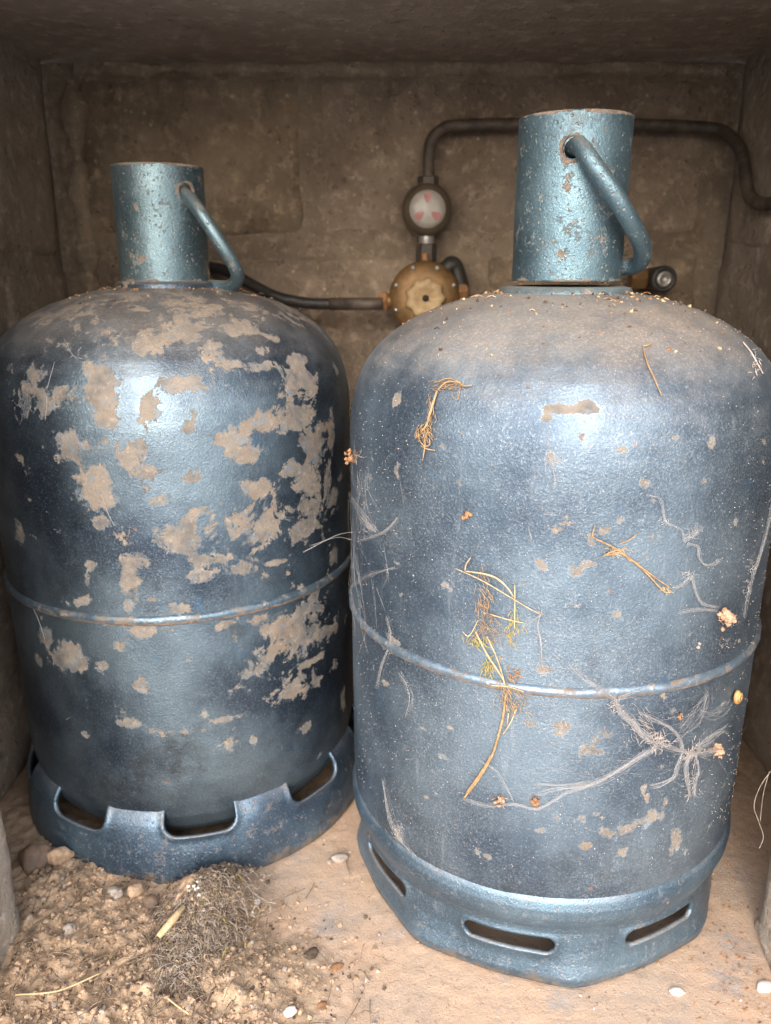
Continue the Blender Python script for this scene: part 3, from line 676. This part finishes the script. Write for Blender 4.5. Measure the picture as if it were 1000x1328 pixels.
# long tangle of straw across the seam
T1 = thing('straw_tangle', 'long tangle of straw with a thick stalk, hanging across the seam of the dusty cylinder', 'straw', hit(CR, 655, 890)[0])
def part_of(parent, mb, name, mat):
    mb.v = [tuple(Vector(v)-parent.location) for v in mb.v]; return mb.build(name, mat, parent)
m = MB()
strand(m, CR, [A(340, 760), A(325, 870), A(300, 970), A(275, 1045), A(215, 1150), A(150, 1235)], .00125, .0022)
strand(m, CR, [A(272, 1042), A(240, 1100), A(160, 1215)], .0014, .002)
part_of(T1, m, 'stalk', STRAW)
m = MB()
strand(m, CR, [A(120, 195), A(230, 245), A(340, 310), A(430, 365), A(495, 400)], .0005, .003)
strand(m, CR, [A(185, 145), A(165, 175), A(160, 205)], .0006, .003)
strand(m, CR, [A(165, 205), A(240, 215), A(300, 235), A(350, 280), A(375, 320)], .0008, .0035)
strand(m, CR, [A(380, 265), A(380, 380), A(378, 465)], .0006, .003)
strand(m, CR, [A(205, 480), A(255, 580), A(325, 690), A(335, 730)], .0008, .0025); strand(m, CR, [A(255, 500), A(300, 600), A(332, 700)], .0006, .0025)
strand(m, CR, [A(270, 400), A(350, 425), A(420, 440)], .0005, .0025); strand(m, CR, [A(275, 718), A(350, 722), A(420, 745)], .0006, .004)
strand(m, CR, [A(385, 830), A(360, 890), A(325, 945)], .0006, .0025); strand(m, CR, [A(350, 850), A(345, 900)], .0006, .002)
strand(m, CR, [A(145, 480), A(175, 500), A(215, 430)], .0005, .002)
part_of(T1, m, 'stems', STRAW_PALE)
m = MB(); fuzz(m, CR, *A(235, 300), 5, 13, 34, 20, .0003, .0015, 80, 30); fuzz(m, CR, *A(240, 420), 7, 12, 38, 18, .0003, .0015, 80, 60); fuzz(m, CR, *A(290, 500), 9, 7, 26, 14, .0003)
fuzz(m, CR, *A(370, 790), 9, 8, 44, 14, .0004, .002, 80, 50); fuzz(m, CR, *A(340, 740), 4, 10, 24, 16, .0004, .003, 80, 40); part_of(T1, m, 'fine_straw', STRAW)
m = MB(); fuzz(m, CR, *A(210, 520), 6, 5, 28, 12, .0005, .0012, 60, 60); fuzz(m, CR, *A(260, 640), 4, 7, 22, 14, .0005, .0012, 100, 50); fuzz(m, CR, *A(370, 450), 5, 11, 26, 14, .0005, .0012, 90, 50); part_of(T1, m, 'dry_moss', GREENISH)
m = MB(); fuzz(m, CR, *A(385, 680), 6, 4, 16, 9, .0007); part_of(T1, m, 'brown_husk', RUSTB)
# root-like wisp under the shoulder
def B(x, y): return (500+x/5, 450+y/5)
T2 = thing('straw_wisp', 'hooked wisp of dry roots stuck high on the left of the dusty cylinder', 'straw', hit(CR, 560, 540)[0])
m = MB(); strand(m, CR, [B(345, 290), B(325, 350), B(300, 430), B(280, 500), B(250, 540)], .0012, .0018); strand(m, CR, [B(350, 285), B(400, 240), B(470, 235), B(520, 260), B(570, 255)], .0007, .002)
strand(m, CR, [B(345, 235), B(420, 212), B(500, 240)], .0005, .002); strand(m, CR, [B(490, 250), B(485, 300), B(470, 345), B(430, 310)], .0004); strand(m, CR, [B(240, 640), B(280, 660), B(330, 668)], .0006); strand(m, CR, [B(265, 590), B(262, 650), B(250, 725)], .0006)
strand(m, CR, [B(220, 535), B(228, 600), B(262, 640), B(295, 630), B(290, 590)], .0006); part_of(T2, m, 'stems', STRAW)
m = MB(); fuzz(m, CR, *B(258, 540), 5, 7, 46, 12, .0004, .001, 90, 50); fuzz(m, CR, *B(390, 255), 10, 3, 36, 14, .0003, .001, 0, 30); fuzz(m, CR, *B(310, 400), 3, 14, 22, 12, .0003, .001, 100, 25); part_of(T2, m, 'fibres', STRAW)['kind'] = 'stuff'
# straw right of centre
def D_(x, y): return (740+x/3.846, 640+y/3.846)
T3 = thing('straw', 'slanting bundle of yellow straw right of centre on the dusty cylinder', 'straw', hit(CR, 815, 720)[0])
m = MB(); strand(m, CR, [D_(118, 155), D_(106, 205), D_(125, 222), D_(230, 275), D_(350, 365), D_(430, 425), D_(495, 470)], .0007, .002)
strand(m, CR, [D_(200, 265), D_(300, 330), D_(380, 400), D_(455, 482), D_(490, 485)], .0007, .0015); strand(m, CR, [D_(155, 310), D_(200, 285), D_(240, 275)], .0007, .002); strand(m, CR, [D_(165, 300), D_(225, 300)], .0006, .002)
strand(m, CR, [D_(240, 245), D_(290, 225), D_(325, 195)], .0005, .002); strand(m, CR, [D_(270, 300), D_(290, 330), D_(345, 345)], .0006); part_of(T3, m, 'stems', STRAW)
m = MB(); fuzz(m, CR, *D_(210, 285), 7, 3, 26, 9, .0003, .001, 30, 60); fuzz(m, CR, *D_(465, 470), 4, 3, 18, 8, .0003, .001, 30, 40); part_of(T3, m, 'fibres', STRAW_PALE)['kind'] = 'stuff'
m = MB(); strand(m, CR, [(833, 452), (838, 472), (847, 492), (857, 515)], .0006, .0015); strand(m, CR, [(833, 452), (843, 449)], .0008, .0015)
o = m.build('straw', STRAW); tag(o, 'single short curved straw on the right shoulder of the dusty cylinder', 'straw')
m = MB(); strand(m, CR, [(962, 446), (972, 458), (982, 474), (988, 486)], .0008, .001, 1); fuzz(m, CR, 978, 470, 4, 9, 20, 9, .0004)
o = m.build('web_wisp', WEBCLOT); tag(o, 'pale wisp of dusty web at the far right shoulder of the dusty cylinder', 'cobweb')
# small litter
def clump(name, cen, x, y, r, mat, label, cat, n=10, sq=(1, 1, 1), f=0):
    c = hit(cen, x, y, r*.5)
    if c is None: return
    c = c[0]; m = MB()
    for k in range(n):
        m.rock(c+Vector((random.gauss(0, r*.5), random.gauss(0, r*.25), random.gauss(0, r*.6))), r*random.uniform(.3, .6), sq, int(x)+k, 1)
    if f: fuzz(m, cen, x, y, 3, 4, f, 9, .0004)
    o = m.build(name, mat); tag(o, label, cat)
clump('leaf_litter', CR, 937, 800, .0050, PINKB, 'pink brown clump of litter caught at the right edge of the dusty cylinder', 'litter', 14, f=16)
clump('leaf_litter', CR, 458, 591, .0045, RUSTB, 'brown clump of litter on the left edge of the dusty cylinder', 'litter', 10, f=12)
clump('leaf_litter', CR, 927, 972, .0042, PINKB, 'pink brown flake held in the web below the snail', 'litter', 8, (1.5, 1, .6), f=8)
clump('seed', CR, 607, 669, .0028, RUSTB, 'round brown seed on the upper left of the dusty cylinder', 'seed', 5)
clump('seed', CR, 684, 497+5, .0012, RUSTB, 'tiny brown speck under the shoulder highlight', 'seed', 3)
clump('seed', CR, 905, 836, .0018, SOILG, 'tiny grey white seed between the seam and the pink clump', 'seed', 3)
clump('seed', CR, 880, 929, .0020, RUSTB, 'small orange seed below the seam beside the web', 'seed', 3)
clump('leaf_litter', CR, 650, 1035, .0030, PINKB, 'pale brown crumb low on the dusty cylinder at the end of the straw stalk', 'litter', 7, (1.6, 1, .8), f=8)
clump('leaf_litter', CR, 693, 1040, .0026, RUSTB, 'orange brown crumb at the low end of the long web thread', 'litter', 6, f=6)
# snail at the right edge below the seam
sn = hit(CR, 951, 902, .003)[0]; ax = Vector((sn.x-CR[0], sn.y-CR[1], 0)).normalized(); m = MB()
sp = []; rs = []
for k in range(60):
    a = k/60*4.6*math.pi; rad = .0040*(1-k/60)**.8; u = Vector((0, 0, 1)); v = ax.cross(u)
    sp.append(sn+(u*math.cos(a)+v*math.sin(a))*rad+ax*(.003*k/60)); rs.append(.0017*(1-k/75))
m.tube(sp, rs, 8); o = m.build('snail_shell', SHELL); tag(o, 'small coiled yellow brown snail shell at the right edge below the seam', 'snail shell')
# --- webs
def web(name, label, mat=WEB): return MB()
E2 = lambda x, y: (740+x/3.846, 820+y/3.846)
WB = thing('cobweb', 'white dusty cobweb with long threads spread low on the right of the dusty cylinder', 'cobweb', hit(CR, 850, 960)[0])
m = MB()
def bundle(m, cen, pts, n, j, r=.00016, off=.002):
    for _ in range(2*n):
        o_ = random.uniform(-j, j); q = random.uniform(-j, j)
        r_j = r*.50; strand(m, cen, [(x+o_*math.sin(i*1.1)+random.gauss(0, j*.25), y+q*math.cos(i*.9)+random.gauss(0, j*.25)) for i, (x, y) in enumerate(pts)], r_j*random.uniform(.5, 1.4), off+random.random()*.002, .8, 3, 4)
bundle(m, CR, [E2(0, 745), E2(100, 730), E2(220, 665), E2(320, 600), E2(400, 555)], 12, 3, .00016, .004)
bundle(m, CR, [E2(-180, 790), E2(-60, 758), E2(60, 745), E2(180, 700), E2(300, 620), E2(420, 550)], 6, 3, .00014, .004)
bundle(m, CR, [E2(0, 160), E2(60, 215), E2(130, 265), E2(200, 310), E2(230, 350)], 9, 4)
bundle(m, CR, [E2(215, 350), E2(260, 400), E2(310, 450), E2(350, 500), E2(420, 545)], 26, 6)
bundle(m, CR, [E2(330, 390), E2(420, 430), E2(490, 470), E2(530, 520), E2(540, 590)], 10, 3)
bundle(m, CR, [E2(430, 545), E2(500, 570), E2(570, 590), E2(650, 590), E2(730, 570)], 12, 4)
bundle(m, CR, [E2(540, 600), E2(515, 660), E2(500, 710), E2(430, 750), E2(390, 755)], 9, 3)
bundle(m, CR, [E2(590, 590), E2(560, 650), E2(565, 730), E2(580, 810)], 8, 2, .0002); bundle(m, CR, [E2(600, 600), E2(615, 680), E2(600, 740), E2(600, 810)], 8, 4)
bundle(m, CR, [E2(230, 320), E2(290, 290), E2(350, 270)], 8, 3); bundle(m, CR, [E2(520, 490), E2(590, 430), E2(640, 350), E2(660, 290)], 8, 9)
bundle(m, CR, [E2(600, 590), E2(660, 530), E2(720, 480), E2(760, 470)], 10, 7); bundle(m, CR, [E2(620, 380), E2(700, 400), E2(770, 330)], 6, 7)
for _ in range(70):
    a = random.uniform(0, math.pi*2); l = random.uniform(8, 30); cx, cy = random.gauss(880, 26), random.gauss(955, 24)
    strand(m, CR, [(cx, cy), (cx+l*math.cos(a), cy+l*math.sin(a))], .00010, .0015, 1, 3, 3)
part_of(WB, m, 'threads', WEB)
m = MB(); fuzz(m, CR, *E2(430, 545), 7, 5, 70, 12, .0003); fuzz(m, CR, *E2(590, 600), 6, 6, 60, 12, .0003); fuzz(m, CR, *E2(225, 355), 4, 5, 30, 9, .0003); fuzz(m, CR, *E2(330, 450), 12, 12, 60, 12, .0002, .001, 45, 30); fuzz(m, CR, *E2(595, 740), 5, 10, 30, 8, .0003)
part_of(WB, m, 'dusty_clot', WEBCLOT)
def simple_web(label, runs, fz=(), r=.00016):
    m = MB()
    for pts, n, j in runs: bundle(m, CR, pts, n, j, r, .001)
    for q in fz: fuzz(m, CR, *q)
    o = m.build('cobweb', WEB); tag(o, label, 'cobweb')
simple_web('zigzag thread of web with a curled end, upper right of the dusty cylinder', [([D_(370, 5), D_(440, 25), D_(460, 110), D_(480, 145), D_(545, 180), D_(555, 230)], 4, 1.5), ([D_(570, 245), D_(625, 260), D_(630, 310), D_(655, 350), D_(700, 350), D_(735, 320)], 5, 1.5), ([D_(550, 225), D_(600, 205), D_(640, 160)], 8, 4)], [(*D_(595, 190), 5, 4, 20, 9, .0002), (*D_(468, 138), 3, 2, 12, 6, .0003)])
simple_web('short drooping web joining the slanting straw to the pink brown clump', [([D_(500, 465), D_(545, 450), D_(590, 410), D_(605, 470), D_(640, 540), D_(720, 560)], 7, 2), ([D_(530, 585), D_(620, 570), D_(720, 580)], 6, 3)], [(*D_(585, 410), 4, 3, 26, 8, .0003)])
simple_web('vertical ragged web thread near the right outline of the dusty cylinder', [([(998, 652), (990, 690), (979, 728), (973, 745), (966, 772), (961, 800)], 5, 1)], [(974, 738, 2, 4, 26, 7, .0003), (968, 762, 2, 6, 18, 6, .0003)])
simple_web('thin white web thread trailing down beside the tangle of straw', [([A(495, 400), A(480, 450), A(495, 530), A(500, 620), A(510, 650)], 6, 1.2), ([A(495, 405), A(420, 460), A(330, 540)], 3, 2)], [(*A(490, 400), 2, 2, 14, 5, .0003), (*A(500, 600), 2, 4, 14, 5, .0003), (*A(487, 510), 2, 3, 12, 5, .0003)])
simple_web('faint web thread between the stalk tip and the brown crumbs', [([A(220, 1060), A(300, 1110), A(350, 1200), A(375, 1250)], 3, 1), ([A(150, 1240), A(260, 1270), A(380, 1260), A(480, 1280), A(600, 1210), A(699, 1180)], 6, 2), ([A(470, 1170), A(600, 1172), A(699, 1160)], 5, 1.5)])
wl = []
for k in range(30):
    x = random.uniform(455, 530)**1; x = 455+(x-455)*random.random(); y = random.uniform(600, 780); l = random.uniform(30, 90)
    wl.append(([(x, y), (x+random.uniform(-3, 8), y+l*.5), (x+random.uniform(-4, 16), y+l)], 1, 1))
for pts in ([(455, 720), (470, 700), (500, 690), (520, 672)], [(458, 760), (480, 745), (515, 735)], [(470, 668), (480, 680), (490, 690)], [(456, 640), (475, 670), (492, 690)]): wl.append((pts, 8, 4))
simple_web('grey veil of old web over the left side of the dusty cylinder above the seam', wl, [(482, 684, 5, 4, 34, 8, .0002), (508, 700, 12, 12, 26, 12, .0001), (466, 590+2, 4, 3, 14, 8, .0003)], .00014)
simple_web('slanting streak of web low on the dusty cylinder, left, above its foot ring', [([(500, 1010), (510, 1060), (525, 1090), (542, 1108)], 8, 3)], [(516, 1078, 5, 10, 26, 7, .0003)])
wl = [([(505, 800), (512, 830), (500, 860), (492, 890)], 6, 3), ([(520, 870), (535, 900), (528, 930)], 5, 5)]
simple_web('thin streaks of web below the seam at the left of the dusty cylinder', wl, [(508, 838, 3, 5, 20, 7, .0003), (540, 960, 14, 22, 30, 9, .00012)])
simple_web('small web knot on the centre line of the dusty cylinder below the highlight', [([(710, 562), (713, 585), (716, 600), (720, 622), (718, 632)], 5, 2), ([(705, 665), (722, 666)], 3, 2), ([(686, 682), (690, 700)], 4, 1)], [(716, 594, 5, 4, 34, 9, .0003), (726, 598, 5, 2, 14, 7, .0003)])
wl = []
for k in range(60):
    a = random.uniform(-.9, .5); x, y = random.uniform(690, 900), random.uniform(880, 1010); l = random.uniform(10, 36)
    wl.append(([(x, y), (x+l*.5*math.cos(a), y+l*.5*math.sin(a)+1), (x+l*math.cos(a), y+l*math.sin(a))], 1, .3))
simple_web('scattered short silk threads across the lower front of the dusty cylinder', wl, r=.0001)
# web bridging both cylinders, and one on the right jamb
m = MB(); m.tube(smooth_path([hit(CR, 459, 690, .001)[0], at(440, 693, .60), at(420, 702, .612), hit(CL, 392, 716, .001)[0]], 5), .0003, 4); m.tube(smooth_path([hit(CR, 457, 700, .001)[0], at(436, 697, .60), hit(CL, 400, 708, .001)[0]], 5), .0002, 4)
o = m.build('cobweb', WEB); tag(o, 'web thread bridging the gap between the two cylinders', 'cobweb')
m = MB(); m.tube(smooth_path([at(1000, 1000, .505), at(986, 1020, .502), at(978, 1045, .50), at(984, 1065, .50), at(990, 1085, .50), at(985, 1100, .5)], 6), .00026, 5); m.tube(smooth_path([at(998, 1000, .505), at(990, 1030, .502), at(986, 1065, .50)], 6), .0002, 4)
o = m.build('dry_tendril', ROOT_GREY); tag(o, 'curled dry tendril hanging on the right jamb', 'plant litter')
m = MB()
for pts in ([(60, 545), (62, 520), (60, 510)], [(84, 440), (96, 462), (108, 466)], [(62, 505), (72, 470)], [(132, 640), (142, 668), (150, 682)]): strand(m, CL, pts, .0003, .001)
fuzz(m, CL, 100, 460, 12, 8, 12, 8, .0002)
o = m.build('cobweb', WEB); o['kind'] = 'stuff'; tag(o, 'few pale threads of web on the left shoulder of the peeling cylinder', 'cobweb')
m = MB(); strand(m, CL, [(20, 968), (50, 952), (92, 930)], .0003, .001); o = m.build('cobweb', WEB); tag(o, 'single slanting web thread low on the left of the peeling cylinder', 'cobweb')
m = MB(); strand(m, CL, [(42, 782), (52, 805), (60, 830)], .0003, .001); o = m.build('cobweb', WEB); tag(o, 'short web thread below the seam at the left edge of the peeling cylinder', 'cobweb')

# ------------------------------------------------------------------ dirt on the shoulders (nobody could count it)
def dome_crumbs(cen, n, rmax, mats, label, rmin=.039):
    for mi, (mat, frac, nm) in enumerate(mats):
        m = MB()
        for k in range(int(n*frac)):
            rr = rmin+(rmax-rmin)*random.random()**2.6; a = random.uniform(-math.pi, math.pi); r_ = .0003+.0013*random.random()**3
            zz = float(np.interp(rr, [d[0] for d in DOME[::-1]], [d[1] for d in DOME[::-1]]))
            if random.random() < .12:
                b = random.uniform(0, 6.28); l = random.uniform(.002, .007); p = Vector((cen[0]+rr*math.sin(a), cen[1]-rr*math.cos(a), zz+.0006))
                m.tube([p, p+Vector((math.cos(b), math.sin(b), .1))*l*.5+Vector((0, 0, .0008)), p+Vector((math.cos(b), math.sin(b), 0))*l], .0003, 4)
            else: m.rock((cen[0]+rr*math.sin(a), cen[1]-rr*math.cos(a), zz+r_*.4), r_, (1, 1, .7), k)
        o = m.build(nm, mat, smooth=False); o['kind'] = 'stuff'; o['label'] = label; o['category'] = 'dirt'
dome_crumbs(CR, 900, .13, [(RUSTB, .35, 'dirt_crumbs'), (STRAW_PALE, .3, 'dirt_crumbs'), (SOILD, .35, 'dirt_crumbs')], 'crumbs of dirt and straw on the shoulder of the dusty cylinder')
dome_crumbs(CL, 420, .09, [(RUSTB, .5, 'dirt_crumbs'), (STRAW, .25, 'dirt_crumbs'), (SOILD, .25, 'dirt_crumbs')], 'crumbs of rust and straw round the neck of the peeling cylinder')
# fine grit sticking to the dusty skin
m = MB()
for k in range(2600):
    x, y = random.uniform(456, 1000), random.uniform(400, 1160); h_ = None
    zz = .10+.36*random.random(); th = random.uniform(-75, 75); p = surf_pt(CR, th, zz, .0001); r_ = random.uniform(.00012, .00036)
    m.rock(p, r_, (1, 1, 1), k)
o = m.build('dust_grains', WEBCLOT, smooth=False); o['kind'] = 'stuff'; o['label'] = 'pale grains of dust stuck to the front of the dusty cylinder'; o['category'] = 'dust'

# ------------------------------------------------------------------ litter on the floor
def under(x, y):
    return math.hypot(x-CL[0], y-CL[1]) < .165 or math.hypot(x-CR[0], y-CR[1]) < .148
def scatter(name, n, mat, label, rng_r, fn, sub=0, smooth=False, cat='soil'):
    m = MB(); k = 0; tries = 0
    while k < n and tries < n*20:
        tries += 1; x, y = fn()
        if not (-.30 < x < .30 and .37 < y < .97) or under(x, y): continue
        if abs(x) > .275 and y < .51: continue
        r_ = rng_r[0]+(rng_r[1]-rng_r[0])*random.random()**9
        m.rock((x, y, floor_z(x, y)+r_*.35), r_, (1, 1, .75), k+int(rng_r[1]*1e5), sub); k += 1
    o = m.build(name, mat, smooth=smooth); o['kind'] = 'stuff'; o['label'] = label; o['category'] = cat
def heap_xy():
    while True:
        x, y = random.uniform(-.30, 0.0), random.uniform(.38, .72)
        if random.random() < float(heap(np.array([x]), np.array([y]))[0])*1.1: return x, y
def any_xy(): return random.uniform(-.29, .29), random.uniform(.38, .95)
def right_xy(): return random.gauss(.26, .04), random.gauss(.50, .06)
scatter('soil_crumbs', 11000, SOILC, 'orange brown soil crumbs heaped in the front left corner', (.0003, .0027), heap_xy)
scatter('soil_crumbs', 1500, SOILD, 'dark crumbs mixed in the soil heap', (.0003, .0022), heap_xy)
scatter('grit', 2600, SOILG, 'grey grit mixed in the soil heap', (.0003, .0022), heap_xy, cat='grit')
scatter('grit', 500, SOILC, 'sandy grit scattered over the floor', (.0003, .0012), any_xy, cat='grit')
scatter('grit', 420, SOILD, 'dark specks scattered over the floor', (.0003, .0011), any_xy, cat='grit')
scatter('grit', 500, RUSTB, 'reddish grit beside the right jamb', (.0003, .0014), right_xy, cat='grit')
scatter('grit', 160, WHITE, 'white specks scattered over the floor', (.0003, .0011), any_xy, cat='grit')
# stones in the soil, each its own
def stone(x, y, rpx, mat, label, sq=(1, 1, .8), nm='stone', seed=None, sub=1, cat=None):
    p = onfloor(x, y, .006 if x < 480 else 0); p.z = floor_z(p.x, p.y); sc = (p-Vector((0, 0, HC))).length/F; r_ = rpx*sc
    m = MB(); q = ico(3)[0] if False else None
    V, Fc = ICO3; s_ = seed or int(x*7+y)
    A_ = np.array(V); dd = 1+.42*fbm(A_, 1.3, 4, s_)+.16*fbm(A_, 4, 3, s_+4)
    A_ = A_*dd[:, None]*np.array(sq)*r_; an = random.uniform(0, 6); ca, sa = math.cos(an), math.sin(an)
    A_ = np.stack([A_[:, 0]*ca-A_[:, 1]*sa, A_[:, 0]*sa+A_[:, 1]*ca, A_[:, 2]], 1)
    o = mk(nm, A_, [list(f) for f in Fc], mat, None, True, (p.x, p.y, p.z+r_*sq[2]*.55))
    tag(o, label, cat or nm); return o
stone(48, 1130, 17, STONE, 'round brown stone half buried beside the peeling cylinder, largest of the stones')
stone(78, 1127, 12, SOILC, 'angular orange clod right of the round brown stone', (1.3, .6, .9), 'soil_clod', cat='clod')
stone(176, 1163, 9, SOILC, 'orange clod against the foot ring, left of the root clump', (1, 1, .9), 'soil_clod', cat='clod')
stone(150, 1168, 8, SOILG, 'greyish clod under the front of the peeling cylinder', (1.2, .9, .8), 'soil_clod', cat='clod')
stone(196, 1172, 8, STONE, 'small brown clod just left of the root clump', (1, 1.2, .8), 'soil_clod', cat='clod')
stone(92, 1218, 7, SOILG, 'small grey stone in the middle of the soil heap')
stone(441, 1107, 8, SOILG, 'pinkish grey crumb of plaster on the floor between the cylinders', (1.3, .8, .5), 'plaster_crumb', cat='plaster')
stone(428, 1112, 4, SOILG, 'small white bit beside the pinkish crumb', (1, 1, .6), 'plaster_crumb', cat='plaster')
stone(404, 1237, 8, SOILD, 'small green black tuft of dirt on the bare floor', (1.2, .9, .5), 'dirt_clod', cat='clod')
stone(436, 1251, 6, RUSTB, 'brown flake on the bare floor right of the dark tuft', (1.4, .9, .3), 'leaf_flake', cat='flake')
stone(418, 1302, 6, RUSTB, 'reddish flake near the bottom edge right of the white shell', (1.1, .9, .3), 'leaf_flake', cat='flake')
stone(376, 1313, 8, WHITE, 'round white shell piece by the bottom edge', (1, .8, .35), 'shell_piece', cat='shell')
stone(783, 1205+84, 6, WHITE, 'white chip on the floor in front of the dusty cylinder', (1.2, .7, .3), 'white_chip', cat='chip') if False else None
stone(878, 1287, 7, WHITE, 'white chip on the floor below the right of the dusty cylinder', (1.2, .7, .3), 'white_chip', cat='chip')
stone(992, 1280, 8, WHITE, 'white chip at the foot of the right jamb', (.8, 1.2, .3), 'white_chip', cat='chip')
stone(333, 1165, 4, WHITE, 'tiny white chip right of the root clump', (1, 1, .6), 'white_chip', cat='chip')
stone(308, 1165, 7, SOILG, 'grey flake at the right shoulder of the root clump', (1.3, .8, .3), 'grey_flake', cat='flake')
# straw and fibres in the heap
m = MB()
for k in range(620):
    x, y = heap_xy()
    if under(x, y) or x < -.275: continue
    a = random.uniform(0, 6.28); l = random.uniform(.006, .028); zz = floor_z(x, y)+.002; b = random.uniform(-.4, .4)
    pts = [(x+math.cos(a+b*t)*l*t, y+math.sin(a+b*t)*l*t, zz+.004*math.sin(math.pi*t)*random.random()) for t in (0, .33, .66, 1)]
    m.tube(smooth_path(pts, 3), random.uniform(.00015, .0005), 4)
o = m.build('loose_fibres', ROOT); o['kind'] = 'stuff'; o['label'] = 'dry rootlets strewn through the soil heap'; o['category'] = 'rootlets'
# root clump
rp = onfloor(262, 1215); RCt = thing('root_clump', 'matted clump of dry roots and soil leaning on the foot of the peeling cylinder', 'root clump', (rp.x, rp.y, 0))
cx0, cy0 = rp.x, rp.y
def clump_h(u, v):   # u across, v along the clump (towards the cylinder positive)
    return .026*math.exp(-(u/(.030+.10*max(0, -v)))**2)*(.55+.45*math.exp(-((v-.030)/.03)**2))*math.exp(-(v/.062)**4)
nU = 110; U, Vv = np.meshgrid(np.linspace(-.06, .06, nU), np.linspace(-.085, .060, nU)); U = U.ravel(); Vv = Vv.ravel()
PP = np.stack([U+.10*0, Vv, 0*U], 1); hh = np.array([clump_h(a-.25*(-b)*.6, b) for a, b in zip(U, Vv)])
hh = hh*(1+.5*fbm(PP, 60, 4, 3))+.004*fbm(PP, 160, 3, 4)*(hh > .003)-.004
mk('soil_core', np.stack([U+.0, Vv, hh+.006*np.clip(hh/.01, 0, 1)], 1), grid_faces(nU, nU), SOILC, RCt)
def strands(n, mat, name, r, L, gather=False):
    m = MB()
    for k in range(n):
        v = random.gauss(-.01, .035); u = random.gauss(0, .019)-.15*v*-1
        v = max(-.08, min(.056, v)); a = random.gauss(math.pi/2, .9); l = L*random.uniform(.4, 1.2)
        pts = []
        bnd = random.gauss(0, .7)
        for t in (0, .25, .5, .75, 1):
            uu = u+math.cos(a+bnd*t)*l*(t-.5); vv = v+math.sin(a+bnd*t)*l*(t-.5); vv = min(vv, .060)
            pts.append((uu, vv, max(.003, clump_h(uu+.15*vv*-1, vv)+.006+random.uniform(-.001, .005))))
        m.tube(smooth_path(pts, 3), r*random.uniform(.5, 1.4), 4)
    o = m.build(name, mat, RCt); o['kind'] = 'stuff'
strands(800, ROOT, 'dark_roots', .00025, .024); strands(700, ROOT_GREY, 'pale_roots', .00024, .022); strands(30, STRAW_PALE, 'straw_bits', .00035, .020); strands(24, GREENISH, 'green_bits', .0005, .012)
for mat_, n_, nm_ in ((SOILG, 300, 'grey_crumbs'), (SOILC, 380, 'brown_crumbs'), (SOILD, 200, 'dark_crumbs')):
    m = MB()
    for k in range(n_):
        v = random.gauss(-.012, .036); u = random.gauss(0, .024)-.15*v*-1; v = max(-.082, min(.053, v)); r_ = .0004+.0022*random.random()**3
        m.rock((u, v, clump_h(u+.15*v*-1, v)+.006+random.uniform(-.001, .003)), r_, (1, 1, .7), k)
    o = m.build(nm_, mat_, RCt, smooth=False); o['kind'] = 'stuff'
m = MB(); m.tube([(-.026, -.022, .022), (-.018, -.010, .026), (-.012, .0, .029)], [.0022, .0032, .0022], 6); m.build('bark_chip', STRAW_PALE, RCt)
m = MB()
for k in range(7): m.rock((-.008+random.gauss(0, .004), .020+random.gauss(0, .007), clump_h(-.008, .02)+.008), .0013, (1, 1, 1), k, 1)
m.build('white_bits', WHITE, RCt)
# moss wisp on the floor
mp_ = onfloor(560, 1235); T4 = thing('moss_tuft', 'small tuft of dry yellow moss on the floor in front of the foot ring', 'moss', (mp_.x, mp_.y, 0))
def G(x, y): v = onfloor(450+x*.3, 1050+y*.3, .001); return Vector((v.x-mp_.x, v.y-mp_.y, .002))
m = MB()
for k in range(150):
    t = random.random(); c = G(275+150*t**.8+random.gauss(0, 14), 500+210*t+random.gauss(0, 14)); a = random.uniform(0, 6.28); l = random.uniform(.003, .010)
    m.tube([c+Vector((0, 0, random.random()*.003)), c+Vector((math.cos(a)*l*.5, math.sin(a)*l*.5, .003*random.random()+.001)), c+Vector((math.cos(a)*l, math.sin(a)*l, .001))], random.uniform(.0003, .0007), 4)
m.build('moss', STRAW, T4)
m = MB()
for pts in ([G(170, 530), G(260, 528), G(330, 590), G(400, 620)], [G(430, 690), G(470, 720), G(478, 745)], [G(230, 650), G(300, 660), G(350, 690)], [G(380, 620), G(430, 590), G(435, 560)]): m.tube(smooth_path([p+Vector((0, 0, .002)) for p in pts], 5), .0003, 4)
m.build('rootlets', STRAW_PALE, T4)
# loose straw on the floor at lower left
for (a, b, c, lab) in (((20, 1290), (75, 1285), (130, 1262), 'long bent straw lying in the soil at the bottom left corner'), ((212, 1290), (228, 1303), (245, 1315), 'pale straight straw on the soil left of the bottom of the root clump')):
    m = MB(); pp = [onfloor(*q, .018) for q in (a, b, c)]; m.tube(smooth_path(pp, 6), .0007, 5); o = m.build('straw', STRAW_PALE); tag(o, lab, 'straw')

# things of one kind carry one group
GR_ = {'cobweb': 'cobwebs on the cylinders', 'straw': 'straw stuck to the cylinders and lying on the soil', 'litter': 'clumps of litter caught on the dusty cylinder', 'seed': 'seeds stuck to the dusty cylinder', 'wall': 'block walls of the niche',
       'jamb': 'concrete jambs of the opening', 'clod': 'clods of soil on the floor', 'chip': 'white chips on the floor', 'stone': 'stones in the soil heap', 'flake': 'flakes on the floor', 'plaster': 'plaster crumbs between the cylinders'}
for o in C.objects:
    if o.parent is None and o.get('category') in GR_ and not o.get('kind'): o['group'] = GR_[o['category']]
